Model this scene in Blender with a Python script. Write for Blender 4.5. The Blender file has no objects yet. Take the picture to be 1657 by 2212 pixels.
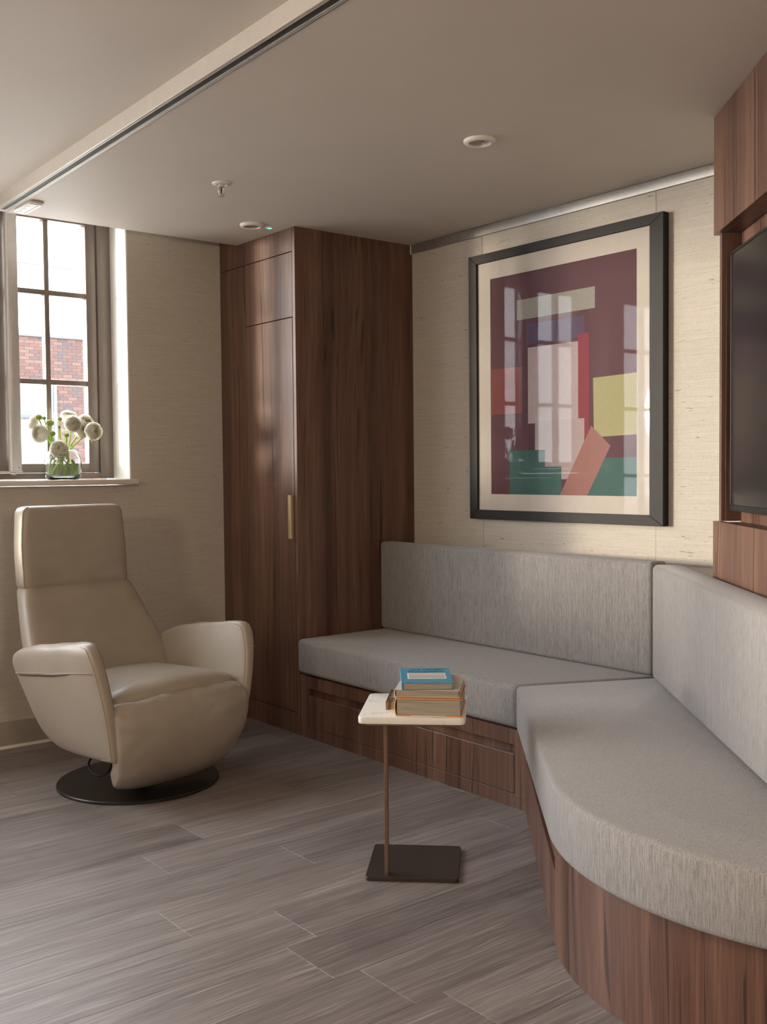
import bpy, bmesh, math, random
from mathutils import Vector, Matrix, noise
random.seed(7)
SC = bpy.context.scene
COL = SC.collection
PI = math.pi

# ------------------------------------------------------------------ camera
F_PX, W_PX = 2269.92, 1657.0
cam_d = bpy.data.cameras.new('camera')
cam_d.sensor_fit = 'HORIZONTAL'; cam_d.sensor_width = 36.0
cam_d.lens = F_PX / W_PX * 36.0
cam_d.clip_start = 0.02; cam_d.clip_end = 300
cam = bpy.data.objects.new('camera', cam_d); COL.objects.link(cam)
_pitch, _roll, _yaw = 0.0388537, -0.00951547, 0.67196689
_M = (Matrix.Rotation(_roll, 3, 'Z') @ Matrix.Rotation(_pitch, 3, 'X')
      @ Matrix(((1, 0, 0), (0, 0, -1), (0, 1, 0))) @ Matrix.Rotation(_yaw, 3, 'Z'))
_R = Matrix((_M[0], -_M[1], -_M[2])).transposed()
cam.matrix_world = Matrix.Translation((0, 0, 1.2)) @ _R.to_4x4()
SC.camera = cam

# ------------------------------------------------------------------ sky, exposure
world = bpy.data.worlds.new('world'); SC.world = world
world.use_nodes = True
_bg = world.node_tree.nodes['Background']
_bg.inputs['Color'].default_value = (0.95, 0.965, 1.0, 1)
_bg.inputs['Strength'].default_value = 1.0
SC.view_settings.view_transform = 'Standard'
SC.view_settings.look = 'None'
SC.view_settings.gamma = 1.0
SC.view_settings.use_curve_mapping = False
SC.view_settings.exposure = 4.25
SC.cycles.max_bounces = 10
SC.cycles.diffuse_bounces = 6
SC.cycles.transparent_max_bounces = 12
FILL_GLOW = 4.6           # radiance of the warm fill globes added in the room behind the camera

# low hazy sun, slanting in along the window wall and square onto the TV wall
sun_d = bpy.data.lights.new('sun', 'SUN'); sun_d.energy = 0.33; sun_d.angle = math.radians(7.0); sun_d.color = (1.0, 0.86, 0.68)
sun = bpy.data.objects.new('sun', sun_d); COL.objects.link(sun)
_e = math.radians(3.0)
sun.rotation_euler = Vector((0.829 * math.cos(_e), -0.559 * math.cos(_e), -math.sin(_e))).to_track_quat('-Z', 'Y').to_euler()

# windows: (x0, x1, z0, z1) in the window wall; the last ones on the left wall (y0, y1, z0, z1)
WALL_Y = 4.623; FRAME_Y = 4.80; GLASS_Y = 4.835; OUT_Y = 4.90
WIN = [(0.98, 2.158, 1.175, 2.47), (-1.78, 0.84, 0.80, 2.47), (-4.75, -1.92, 0.80, 2.47)]
CEIL = 2.299; CEIL_L = 2.345; WALL_X = 3.342

def portal(name, loc, rot, sx, sy):
    d = bpy.data.lights.new(name, 'AREA'); d.shape = 'RECTANGLE'; d.size = sx; d.size_y = sy
    d.cycles.is_portal = True
    o = bpy.data.objects.new(name, d); COL.objects.link(o); o.location = loc; o.rotation_euler = rot
for _x0, _x1, _z0, _z1 in WIN:
    portal('daylight_portal', ((_x0 + _x1) / 2, OUT_Y + 0.02, (_z0 + _z1) / 2), (-PI / 2, 0, 0), _x1 - _x0, _z1 - _z0)

# ------------------------------------------------------------------ helpers
MATS = {}
PM = {}       # empty -> world matrix
def empty(name, loc, rz=0.0, label=None, cat=None, group=None, kind=None):
    o = bpy.data.objects.new(name, None); COL.objects.link(o)
    o.location = loc; o.rotation_euler = (0, 0, rz); o.empty_display_size = 0.05
    PM[o.name] = Matrix.Translation(loc) @ Matrix.Rotation(rz, 4, 'Z')
    return tag(o, label, cat, group, kind)
def tag(o, label=None, cat=None, group=None, kind=None):
    if label: o['label'] = label
    if cat: o['category'] = cat
    if group: o['group'] = group
    if kind: o['kind'] = kind
    return o
def link(name, me, mat, parent=None, smooth=False):
    o = bpy.data.objects.new(name, me); COL.objects.link(o)
    if mat is not None and not me.materials: me.materials.append(MATS[mat] if isinstance(mat, str) else mat)
    if parent is not None: o.parent = parent
    if smooth:
        me.polygons.foreach_set('use_smooth', [True] * len(me.polygons))
    return o
def from_bm(name, bm, mat, parent=None, smooth=False, local=False, angle=None):
    """bm in world coordinates unless local=True (then in the parent's frame)"""
    bmesh.ops.recalc_face_normals(bm, faces=bm.faces[:])
    if parent is not None and not local:
        p = parent
        m = world_of(p)
        bm.transform(m.inverted())
    me = bpy.data.meshes.new(name); bm.to_mesh(me); bm.free()
    if angle is not None:
        me.polygons.foreach_set('use_smooth', [True] * len(me.polygons))
        me.set_sharp_from_angle(angle=angle)
    o = link(name, me, mat, parent, smooth)
    return o
def world_of(p):
    m = PM.get(p.name, Matrix.Identity(4))
    if p.name not in PM and p.parent is not None: m = world_of(p.parent)
    return m
def bev(bm, r, seg=2, edges=None):
    if r > 0:
        bmesh.ops.bevel(bm, geom=edges if edges is not None else bm.edges[:], offset=r, segments=seg, profile=0.5, affect='EDGES', clamp_overlap=True)
def bm_box(lo, hi, r=0.0, seg=2, bm=None):
    own = bm is None
    bm = bm or bmesh.new()
    vs = [bm.verts.new((x, y, z)) for x in (lo[0], hi[0]) for y in (lo[1], hi[1]) for z in (lo[2], hi[2])]
    for f in ((0, 1, 3, 2), (4, 6, 7, 5), (0, 4, 5, 1), (2, 3, 7, 6), (0, 2, 6, 4), (1, 5, 7, 3)):
        bm.faces.new([vs[i] for i in f])
    if own: bev(bm, r, seg)
    return bm
def box(name, lo, hi, mat, parent=None, r=0.0, seg=2, local=False):
    return from_bm(name, bm_box(lo, hi, r, seg), mat, parent, local=local, angle=0.6 if r else None)
def bm_prism(poly, z0, z1, r=0.0, seg=2):
    bm = bmesh.new()
    a = [bm.verts.new((x, y, z0)) for x, y in poly]; b = [bm.verts.new((x, y, z1)) for x, y in poly]
    n = len(poly)
    bm.faces.new(a[::-1]); bm.faces.new(b)
    for i in range(n): bm.faces.new((a[i], a[(i + 1) % n], b[(i + 1) % n], b[i]))
    bmesh.ops.recalc_face_normals(bm, faces=bm.faces[:])
    if r:
        es = [e for e in bm.edges if e.calc_face_angle(0) > 0.35]
        bev(bm, r, seg, es)
    return bm
def prism(name, poly, z0, z1, mat, parent=None, r=0.0, seg=2, local=False):
    return from_bm(name, bm_prism(poly, z0, z1, r, seg), mat, parent, local=local, angle=0.6)
def bm_lathe(prof, n=32, axis_loc=(0, 0, 0), closed=False, bm=None):
    bm = bm or bmesh.new(); rings = []
    ax = Vector(axis_loc)
    for r, z in prof:
        if r < 1e-6: rings.append([bm.verts.new(ax + Vector((0, 0, z)))])
        else: rings.append([bm.verts.new(ax + Vector((r * math.cos(2 * PI * i / n), r * math.sin(2 * PI * i / n), z))) for i in range(n)])
    pairs = list(zip(rings, rings[1:]))
    if closed: pairs.append((rings[-1], rings[0]))
    for a, b in pairs:
        for i in range(n):
            j = (i + 1) % n
            if len(a) == 1 and len(b) == 1: continue
            if len(a) == 1: bm.faces.new((a[0], b[i], b[j]))
            elif len(b) == 1: bm.faces.new((a[i], a[j], b[0]))
            else: bm.faces.new((a[i], a[j], b[j], b[i]))
    return bm
def lathe(name, prof, mat, parent=None, n=32, loc=(0, 0, 0), local=False, closed=False, angle=0.7):
    return from_bm(name, bm_lathe(prof, n, loc, closed), mat, parent, local=local, angle=angle)
def bm_tube(pts, r, n=8, bm=None, closed=False):
    bm = bm or bmesh.new()
    P = [Vector(p) for p in pts]; m = len(P); rings = []
    up = Vector((0, 0, 1)); prev = None
    for i, p in enumerate(P):
        if closed: t = P[(i + 1) % m] - P[i - 1]
        else: t = P[min(i + 1, m - 1)] - P[max(i - 1, 0)]
        t.normalize()
        if prev is None:
            a = t.cross(up)
            if a.length < 1e-3: a = t.cross(Vector((1, 0, 0)))
        else: a = prev - t * prev.dot(t)
        a.normalize(); prev = a; b = t.cross(a)
        rr = r[i] if isinstance(r, (list, tuple)) else r
        rings.append([bm.verts.new(p + (a * math.cos(2 * PI * k / n) + b * math.sin(2 * PI * k / n)) * rr) for k in range(n)])
    pr = list(zip(rings, rings[1:])) + ([(rings[-1], rings[0])] if closed else [])
    for a, b in pr:
        for k in range(n):
            bm.faces.new((a[k], a[(k + 1) % n], b[(k + 1) % n], b[k]))
    if not closed:
        bm.faces.new(rings[0][::-1]); bm.faces.new(rings[-1])
    return bm
def tube(name, pts, r, mat, parent=None, n=8, local=False, closed=False):
    return from_bm(name, bm_tube(pts, r, n, closed=closed), mat, parent, smooth=True, local=local)
def smooth_curve(pts, k=6, closed=False):
    P = [Vector(p) for p in pts]; n = len(P); out = []
    segs = n if closed else n - 1
    for i in range(segs):
        p0 = P[(i - 1) % n] if (closed or i > 0) else P[0]
        p1 = P[i]; p2 = P[(i + 1) % n]
        p3 = P[(i + 2) % n] if (closed or i + 2 < n) else P[-1]
        for j in range(k):
            t = j / k
            out.append(0.5 * ((2 * p1) + (p2 - p0) * t + (2 * p0 - 5 * p1 + 4 * p2 - p3) * t * t + (3 * p1 - p0 - 3 * p2 + p3) * t ** 3))
    if not closed: out.append(P[-1])
    return out
def round_poly(pts, r, seg=5):
    out = []; n = len(pts)
    for i in range(n):
        p = Vector(pts[i]); a = (Vector(pts[i - 1]) - p); b = (Vector(pts[(i + 1) % n]) - p)
        rr = r[i] if isinstance(r, (list, tuple)) else r
        d = min(rr, a.length * .45, b.length * .45)
        p0 = p + a.normalized() * d; p1 = p + b.normalized() * d
        for k in range(seg + 1):
            t = k / seg
            out.append(p0 * (1 - t) ** 2 + p * 2 * t * (1 - t) + p1 * t * t)
    return out
def resample(pts, n):
    P = [Vector(p) for p in pts]; P.append(P[0]); L = [0]
    for a, b in zip(P, P[1:]): L.append(L[-1] + (b - a).length)
    out = []; j = 0
    for i in range(n):
        d = L[-1] * i / n
        while L[j + 1] < d: j += 1
        t = (d - L[j]) / max(L[j + 1] - L[j], 1e-9)
        out.append(P[j].lerp(P[j + 1], t))
    return out
def bm_pillow(outline, fmap, n=72, rings=10, p=4.0, bot=1.0):
    """closed 2-D outline blown up to a cushion; fmap(u, v, w) places it, w in -1..1 is across the thickness"""
    O = resample(outline, n)
    C = sum(O, Vector((0, 0))) / n
    bm = bmesh.new()
    levels = []
    for k in range(rings + 1):
        a = (PI / 2) * k / rings
        s = math.cos(a) ** (2 / p); h = math.sin(a) ** (2 / p)
        levels.append((s, h))
    def ring(s, h):
        if s < 1e-3: return [bm.verts.new(fmap(C.x, C.y, h))]
        return [bm.verts.new(fmap(*(C + (q - C) * s), h)) for q in O]
    R = [ring(s, -h * bot) for s, h in levels[::-1]] + [ring(s, h) for s, h in levels[1:]]
    for a, b in zip(R, R[1:]):
        for i in range(n):
            j = (i + 1) % n
            if len(a) == 1: bm.faces.new((a[0], b[i], b[j]))
            elif len(b) == 1: bm.faces.new((a[i], a[j], b[0]))
            else: bm.faces.new((a[i], a[j], b[j], b[i]))
    return bm

# ------------------------------------------------------------------ materials
class NT:
    def __init__(s, name):
        s.m = bpy.data.materials.new(name); s.m.use_nodes = True
        s.t = s.m.node_tree; s.n = s.t.nodes; s.l = s.t.links
        s.n.clear()
        s.out = s.n.new('ShaderNodeOutputMaterial')
        s.b = s.n.new('ShaderNodeBsdfPrincipled')
        s.l.new(s.b.outputs[0], s.out.inputs[0])
        MATS[name] = s.m
    def set(s, node, sock, v):
        i = node.inputs[sock]
        if hasattr(v, 'is_linked') or isinstance(v, bpy.types.NodeSocket): s.l.new(v, i)
        elif isinstance(v, (tuple, list)) and len(v) == 3 and i.type == 'RGBA': i.default_value = (*v, 1)
        else: i.default_value = v
    def p(s, **k):
        for a, v in k.items():
            s.set(s.b, {'color': 'Base Color', 'rough': 'Roughness', 'metal': 'Metallic', 'spec': 'Specular IOR Level', 'normal': 'Normal', 'trans': 'Transmission Weight',
                        'ior': 'IOR', 'sheen': 'Sheen Weight', 'coat': 'Coat Weight', 'coat_r': 'Coat Roughness', 'sss': 'Subsurface Weight', 'emit': 'Emission Color', 'emit_s': 'Emission Strength', 'alpha': 'Alpha'}[a], v)
        return s
    def pos(s): return s.n.new('ShaderNodeNewGeometry').outputs['Position']
    def obj(s): return s.n.new('ShaderNodeTexCoord').outputs['Object']
    def rnd(s): return s.n.new('ShaderNodeObjectInfo').outputs['Random']
    def map(s, vec, scale=(1, 1, 1), loc=(0, 0, 0), rot=(0, 0, 0)):
        n = s.n.new('ShaderNodeMapping'); s.l.new(vec, n.inputs[0])
        n.inputs['Location'].default_value = loc; n.inputs['Rotation'].default_value = rot; n.inputs['Scale'].default_value = scale
        return n.outputs[0]
    def noise(s, vec, scale=1, detail=3, rough=0.5, dist=0.0):
        n = s.n.new('ShaderNodeTexNoise'); s.l.new(vec, n.inputs['Vector'])
        n.inputs['Scale'].default_value = scale; n.inputs['Detail'].default_value = detail
        n.inputs['Roughness'].default_value = rough; n.inputs['Distortion'].default_value = dist
        return n.outputs['Fac']
    def ramp(s, fac, stops):
        n = s.n.new('ShaderNodeValToRGB'); s.l.new(fac, n.inputs[0]); e = n.color_ramp.elements
        while len(e) < len(stops): e.new(0.5)
        for el, (q, c) in zip(e, stops):
            el.position = q; el.color = (c, c, c, 1) if isinstance(c, (int, float)) else (*c, 1)
        return n.outputs[0]
    def mix(s, fac, a, b, mode='MIX'):
        n = s.n.new('ShaderNodeMix'); n.data_type = 'RGBA'; n.blend_type = mode
        s.set(n, 0, fac); s.set(n, 6, a); s.set(n, 7, b)
        return n.outputs[2]
    def math(s, op, a, b=0.0, c=None):
        n = s.n.new('ShaderNodeMath'); n.operation = op
        s.set(n, 0, a); s.set(n, 1, b)
        if c is not None: s.set(n, 2, c)
        return n.outputs[0]
    def bump(s, h, strength=0.3, dist=0.002):
        n = s.n.new('ShaderNodeBump'); n.inputs['Strength'].default_value = strength; n.inputs['Distance'].default_value = dist
        s.l.new(h, n.inputs['Height']); return n.outputs[0]
    def vadd(s, v, w):
        n = s.n.new('ShaderNodeVectorMath'); n.operation = 'ADD'; s.l.new(v, n.inputs[0]); s.set(n, 1, w); return n.outputs[0]
    def comb(s, x, y, z):
        n = s.n.new('ShaderNodeCombineXYZ'); s.set(n, 0, x); s.set(n, 1, y); s.set(n, 2, z); return n.outputs[0]
    def sep(s, v):
        n = s.n.new('ShaderNodeSeparateXYZ'); s.l.new(v, n.inputs[0]); return n.outputs

def plain(name, color, rough=0.5, metal=0.0, var=0.06, scale=30, bump=0.0, **k):
    t = NT(name); ps = t.pos()
    n = t.noise(t.map(ps), scale, 3)
    c = t.mix(1.0, tuple(color), t.ramp(n, [(0.3, 1 - var), (0.7, 1 + var * 0)]), 'MULTIPLY')
    t.p(color=c, rough=rough, metal=metal, **k)
    if bump: t.p(normal=t.bump(t.noise(ps, scale * 6, 3), bump, 0.001))
    return t

def mat_walnut(name, tone=1.0, horiz=None):
    t = NT(name); ps = t.pos()
    if horiz == 'flat': ps = t.map(ps, rot=(0, PI / 2, 0))
    warp = t.noise(t.map(ps, (1.4, 1.4, 0.55)), 1.0, 2)
    wv = t.vadd(ps, t.comb(t.math('MULTIPLY', t.math('SUBTRACT', warp, 0.5), 0.16), t.math('MULTIPLY', t.math('SUBTRACT', warp, 0.5), 0.16), 0.0))
    big = t.noise(t.map(wv, (9, 9, 0.16)), 1.0, 2, 0.5)
    mid = t.noise(t.map(wv, (38, 38, 0.55)), 1.0, 3, 0.55)
    fine = t.noise(t.map(ps, (260, 260, 5)), 1.0, 2, 0.6)
    lines = t.noise(t.map(wv, (60, 60, 0.30), loc=(3, 1, 2)), 1.0, 1)
    c0 = (0.066 * tone, 0.031 * tone, 0.0215 * tone); c1 = (0.135 * tone, 0.068 * tone, 0.047 * tone); c2 = (0.215 * tone, 0.120 * tone, 0.083 * tone)
    fac = t.math('ADD', t.math('MULTIPLY', big, 0.6), t.math('MULTIPLY', mid, 0.4))
    col = t.ramp(fac, [(0.30, c0), (0.50, c1), (0.70, c2)])
    col = t.mix(1.0, col, t.ramp(lines, [(0.30, 0.42), (0.36, 1.0), (0.62, 1.0), (0.7, 1.12)]), 'MULTIPLY')
    col = t.mix(1.0, col, t.ramp(fine, [(0.32, 0.68), (0.62, 1.08)]), 'MULTIPLY')
    t.p(color=col, rough=t.ramp(fine, [(0.3, 0.31), (0.7, 0.41)]), spec=0.5, normal=t.bump(fine, 0.10, 0.0006))
    return t
mat_walnut('walnut'); mat_walnut('walnut_flat', 0.95, 'flat'); mat_walnut('walnut_sunlit', 1.38)  # last copy: same walnut, sunlight on the TV panels painted into its tone

def mat_floor():
    t = NT('oak_plank'); ps = t.pos(); r = t.rnd()
    off = t.comb(t.math('MULTIPLY', r, 37.0), t.math('MULTIPLY', r, 91.0), 0.0)
    v = t.vadd(ps, off)
    warp = t.noise(t.map(v, (1.6, 6, 1)), 1.0, 3)
    v2 = t.vadd(v, t.comb(0.0, t.math('MULTIPLY', t.math('SUBTRACT', warp, 0.5), 0.07), 0.0))
    big = t.noise(t.map(v2, (0.8, 13, 1)), 1.0, 3, 0.55)
    mid = t.noise(t.map(v2, (2.2, 75, 1)), 1.0, 3, 0.6)
    fine = t.noise(t.map(v, (9, 330, 1)), 1.0, 2, 0.6)
    limed = t.noise(t.map(v2, (3.2, 150, 1), loc=(5, 5, 0)), 1.0, 2, 0.6)
    fac = t.math('ADD', t.math('MULTIPLY', big, 0.55), t.math('MULTIPLY', mid, 0.45))
    col = t.ramp(fac, [(0.28, (0.100, 0.082, 0.079)), (0.5, (0.200, 0.172, 0.167)), (0.72, (0.325, 0.288, 0.282))])
    col = t.mix(t.ramp(limed, [(0.56, 0.0), (0.70, 0.6)]), col, (0.42, 0.385, 0.365))
    col = t.mix(1.0, col, t.ramp(fine, [(0.3, 0.76), (0.65, 1.06)]), 'MULTIPLY')
    tint = t.ramp(r, [(0.0, 0.84), (0.5, 0.98), (1.0, 1.10)])
    col = t.mix(1.0, col, tint, 'MULTIPLY')
    h = t.math('ADD', t.math('MULTIPLY', fine, 0.5), t.math('MULTIPLY', mid, 0.5))
    t.p(color=col, rough=t.ramp(mid, [(0.3, 0.46), (0.7, 0.36)]), spec=0.5, normal=t.bump(h, 0.22, 0.0012))
mat_floor()

def mat_fabric(name, base, dark):
    t = NT(name); ps = t.pos()
    a = t.noise(t.map(ps, (420, 420, 26)), 1.0, 2, 0.6)
    b = t.noise(t.map(ps, (320, 320, 620)), 1.0, 2, 0.6)
    st = t.noise(t.map(ps, (260, 260, 3.0)), 1.0, 2, 0.7)
    c = t.noise(t.map(ps, (50, 420, 50), rot=(0, 0, 0.72)), 1.0, 2, 0.6)
    f = t.math('ADD', t.math('MULTIPLY', a, 0.36), t.math('ADD', t.math('MULTIPLY', b, 0.26), t.math('ADD', t.math('MULTIPLY', st, 0.2), t.math('MULTIPLY', c, 0.18))))
    col = t.ramp(f, [(0.37, dark), (0.50, base), (0.63, tuple(min(1, x * 1.34) for x in base))])
    t.p(color=col, rough=0.9, spec=0.2, sheen=0.25, normal=t.bump(t.math('ADD', a, b), 0.45, 0.0012))
mat_fabric('weave', (0.236, 0.224, 0.222), (0.134, 0.128, 0.128))

def mat_grasscloth():
    t = NT('grasscloth'); ps = t.pos()
    f1 = t.noise(t.map(ps, (5, 5, 330)), 1.0, 3, 0.6)
    f2 = t.noise(t.map(ps, (60, 60, 700)), 1.0, 2, 0.6)
    f3 = t.noise(t.map(ps, (260, 260, 40)), 1.0, 2, 0.6)
    f = t.math('ADD', t.math('MULTIPLY', f1, 0.45), t.math('ADD', t.math('MULTIPLY', f2, 0.3), t.math('MULTIPLY', f3, 0.25)))
    col = t.ramp(f, [(0.34, (0.410, 0.367, 0.314)), (0.5, (0.505, 0.463, 0.405)), (0.66, (0.580, 0.540, 0.480))])
    slub = t.noise(t.map(ps, (16, 16, 185), loc=(1, 2, 3)), 1.0, 1)
    col = t.mix(t.ramp(slub, [(0.745, 0.0), (0.775, 0.75)]), col, (0.12, 0.095, 0.075))
    t.p(color=col, rough=0.75, spec=0.3, normal=t.bump(f, 0.25, 0.001))
mat_grasscloth()

def mat_leather():
    t = NT('leather'); ps = t.obj()
    n1 = t.noise(ps, 4, 2); n2 = t.noise(ps, 420, 2, 0.6); wr = t.noise(t.map(ps, (11, 11, 11)), 1.0, 3, 0.55, 0.4)
    col = t.mix(1.0, (0.325, 0.280, 0.232), t.ramp(n1, [(0.3, 0.93), (0.7, 1.05)]), 'MULTIPLY')
    h = t.math('ADD', t.math('MULTIPLY', n2, 0.10), t.math('MULTIPLY', wr, 0.9))
    t.p(color=col, rough=0.40, spec=0.45, normal=t.bump(h, 0.22, 0.010))
mat_leather()

def mat_marble():
    t = NT('marble'); ps = t.pos()
    w = t.noise(ps, 9, 4, 0.6, 1.2)
    v = t.ramp(t.math('ABSOLUTE', t.math('SUBTRACT', w, 0.5)), [(0.0, 0.55), (0.018, 0.25), (0.05, 0.0)])
    gate = t.ramp(t.noise(ps, 14, 2), [(0.48, 0.0), (0.62, 1.0)])
    col = t.mix(t.math('MULTIPLY', v, gate), (0.78, 0.75, 0.71), (0.22, 0.20, 0.18))
    t.p(color=col, rough=0.28)
mat_marble()

def mat_paint(name, c, rough=0.6):
    t = NT(name); ps = t.pos()
    n = t.noise(ps, 3, 3)
    t.p(color=t.mix(1.0, c, t.ramp(n, [(0.35, 0.975), (0.65, 1.0)]), 'MULTIPLY'), rough=rough, spec=0.3, normal=t.bump(t.noise(ps, 260, 2), 0.05, 0.0006))
mat_paint('ceiling_paint', (0.60, 0.545, 0.485)); mat_paint('white_paint', (0.76, 0.74, 0.70), 0.5); mat_paint('sill_paint', (0.66, 0.60, 0.53), 0.35)
mat_paint('skirting_paint', (0.34, 0.30, 0.26), 0.4)

def mat_glass_pane(name, refl=0.06, tint=(1, 1, 1)):
    t = NT(name); t.n.remove(t.b)
    tr = t.n.new('ShaderNodeBsdfTransparent'); tr.inputs[0].default_value = (*tint, 1)
    gl = t.n.new('ShaderNodeBsdfGlossy'); gl.inputs['Roughness'].default_value = 0.015
    lw = t.n.new('ShaderNodeLayerWeight'); lw.inputs[0].default_value = 0.5
    fr = t.math('ADD', 0.04, t.math('MULTIPLY', t.math('POWER', lw.outputs['Facing'], 5.0), 0.96))
    mx = t.n.new('ShaderNodeMixShader')
    t.l.new(t.math('MULTIPLY', fr, refl), mx.inputs[0])
    t.l.new(tr.outputs[0], mx.inputs[1]); t.l.new(gl.outputs[0], mx.inputs[2]); t.l.new(mx.outputs[0], t.out.inputs[0])
mat_glass_pane('pane_glass', 0.8, (0.97, 0.98, 0.98)); mat_glass_pane('picture_glass', 0.18, (0.98, 0.98, 0.98))

plain('bronze_frame', (0.23, 0.197, 0.175), 0.38, 0.35)
plain('satin_steel', (0.42, 0.40, 0.375), 0.48, 0.8, 0.1, 60)
plain('pale_alloy', (0.62, 0.61, 0.60), 0.35, 0.5)
plain('white_plastic', (0.74, 0.72, 0.69), 0.4)
plain('track_cream', (0.60, 0.55, 0.49), 0.30)
plain('dark_slot', (0.028, 0.025, 0.023), 0.6)
plain('black_metal', (0.022, 0.019, 0.017), 0.35, 0.4)
plain('brown_metal', (0.060, 0.046, 0.038), 0.42, 0.5, 0.12, 40)
plain('bronze', (0.27, 0.18, 0.122), 0.38, 0.8, 0.15, 70)
plain('brass', (0.72, 0.58, 0.36), 0.30, 0.9)
plain('frame_black', (0.019, 0.017, 0.016), 0.55, 0.0, 0.1, 60, spec=0.25)
plain('mount_board', (0.50, 0.455, 0.405), 0.8)
plain('seam_thread', (0.33, 0.26, 0.19), 0.6)
plain('pocket_dark', (0.09, 0.065, 0.045), 0.6)
plain('piping', (0.20, 0.185, 0.175), 0.9)
plain('screen', (0.012, 0.011, 0.010), 0.20, 0.0, 0.02, 5)
plain('screen_bezel', (0.035, 0.033, 0.031), 0.38, 0.6)
plain('black_rubber', (0.012, 0.012, 0.012), 0.5)
plain('book_orange', (0.62, 0.26, 0.085), 0.5); plain('book_spine', (0.80, 0.50, 0.20), 0.5)
plain('book_pale', (0.62, 0.57, 0.51), 0.45); plain('book_blue', (0.085, 0.30, 0.44), 0.45)
plain('ink_navy', (0.012, 0.045, 0.085), 0.5); plain('card_white', (0.80, 0.79, 0.76), 0.5); plain('card_photo', (0.52, 0.47, 0.42), 0.5)
def mat_pages():
    t = NT('pages'); ps = t.pos()
    f = t.noise(t.map(ps, (6, 6, 1500)), 1.0, 2, 0.7)
    t.p(color=t.ramp(f, [(0.3, (0.16, 0.14, 0.115)), (0.6, (0.42, 0.38, 0.31))]), rough=0.8)
mat_pages()
plain('flower_heart', (0.42, 0.40, 0.20), 0.7)

def mat_translucent(name, c, k, rough=0.55):
    t = NT(name)
    n = t.noise(t.pos(), 60, 2); col = t.mix(1.0, c, t.ramp(n, [(0.3, 0.94), (0.7, 1.0)]), 'MULTIPLY')
    t.p(color=col, rough=rough, spec=0.3)
    tl_ = t.n.new('ShaderNodeBsdfTranslucent'); t.l.new(col, tl_.inputs[0])
    mx = t.n.new('ShaderNodeMixShader'); mx.inputs[0].default_value = k
    t.l.new(t.b.outputs[0], mx.inputs[1]); t.l.new(tl_.outputs[0], mx.inputs[2]); t.l.new(mx.outputs[0], t.out.inputs[0])
mat_translucent('petal', (0.90, 0.88, 0.80), 0.5); mat_translucent('stem_green', (0.44, 0.56, 0.14), 0.4); mat_translucent('leaf_green', (0.30, 0.42, 0.10), 0.4); mat_translucent('bud_green', (0.46, 0.52, 0.20), 0.4)
def mat_vase():
    t = NT('vase_glass'); t.p(color=(0.97, 1.0, 0.98), rough=0.0, trans=1.0, ior=1.45)
    t = NT('water'); t.p(color=(0.97, 1.0, 0.97), rough=0.0, trans=1.0, ior=1.33)
mat_vase()
for i, c in enumerate(((0.060, 0.026, 0.021), (0.048, 0.023, 0.020), (0.070, 0.037, 0.029), (0.036, 0.026, 0.026))): plain('brick_%d' % i, c, 0.9, 0, 0.25, 25)
plain('mortar', (0.080, 0.073, 0.066), 0.95); plain('coping_stone', (0.065, 0.065, 0.070), 0.9); plain('curtain', (0.085, 0.085, 0.082), 0.9)
plain('grey_blue_frame', (0.036, 0.038, 0.052), 0.5); plain('paving', (0.45, 0.43, 0.40), 0.9)
t = NT('led_green'); t.p(color=(0.1, 0.5, 0.4), emit=(0.10, 0.85, 0.62), emit_s=0.11)
t = NT('fill_glow'); t.p(color=(0.9, 0.85, 0.75), emit=(1.0, 0.80, 0.58), emit_s=FILL_GLOW)

# ------------------------------------------------------------------ the room
X_L, Y_B = -5.0, -2.6
# floor: a subfloor, and the planks laid over it along x
floor = tag(box('floor', (X_L, Y_B, -0.12), (WALL_X, OUT_Y, -0.006), 'dark_slot'), 'grey-brown limed oak plank floor running across the room', kind='structure')
PW, G = 0.21, 0.0003
def plank_mesh(L):
    bm = bm_box((0, 0, -0.006), (L - 2 * G, PW - 2 * G, 0.0), 0.0)
    es = [e for e in bm.edges if all(v.co.z > -0.001 for v in e.verts)]
    bev(bm, 0.0005, 1, es)
    bmesh.ops.recalc_face_normals(bm, faces=bm.faces[:])
    me = bpy.data.meshes.new('plank'); bm.to_mesh(me); bm.free(); me.materials.append(MATS['oak_plank'])
    return me
plank_cache = {}
ends = {0: 1.495, 2: 1.519, 4: 1.806, 5: 1.423}
PL = 1.22
for row in range(-21, 15):
    y = 1.78 + row * PW
    if y + PW > OUT_Y - 0.05 or y < Y_B: continue
    e = ends.get(row, 1.5 + ((row * 0.437) % 1.0 - 0.5) * PL)
    k = e - PL * math.ceil((e - X_L) / PL)
    while k < WALL_X:
        a, b = max(k, X_L), min(k + PL, WALL_X)
        if b - a > 0.05:
            L = round(b - a, 3)
            if L not in plank_cache: plank_cache[L] = plank_mesh(L)
            o = link('plank', plank_cache[L], None, floor); o.location = (a + G, y + G, 0)
        k += PL

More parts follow.
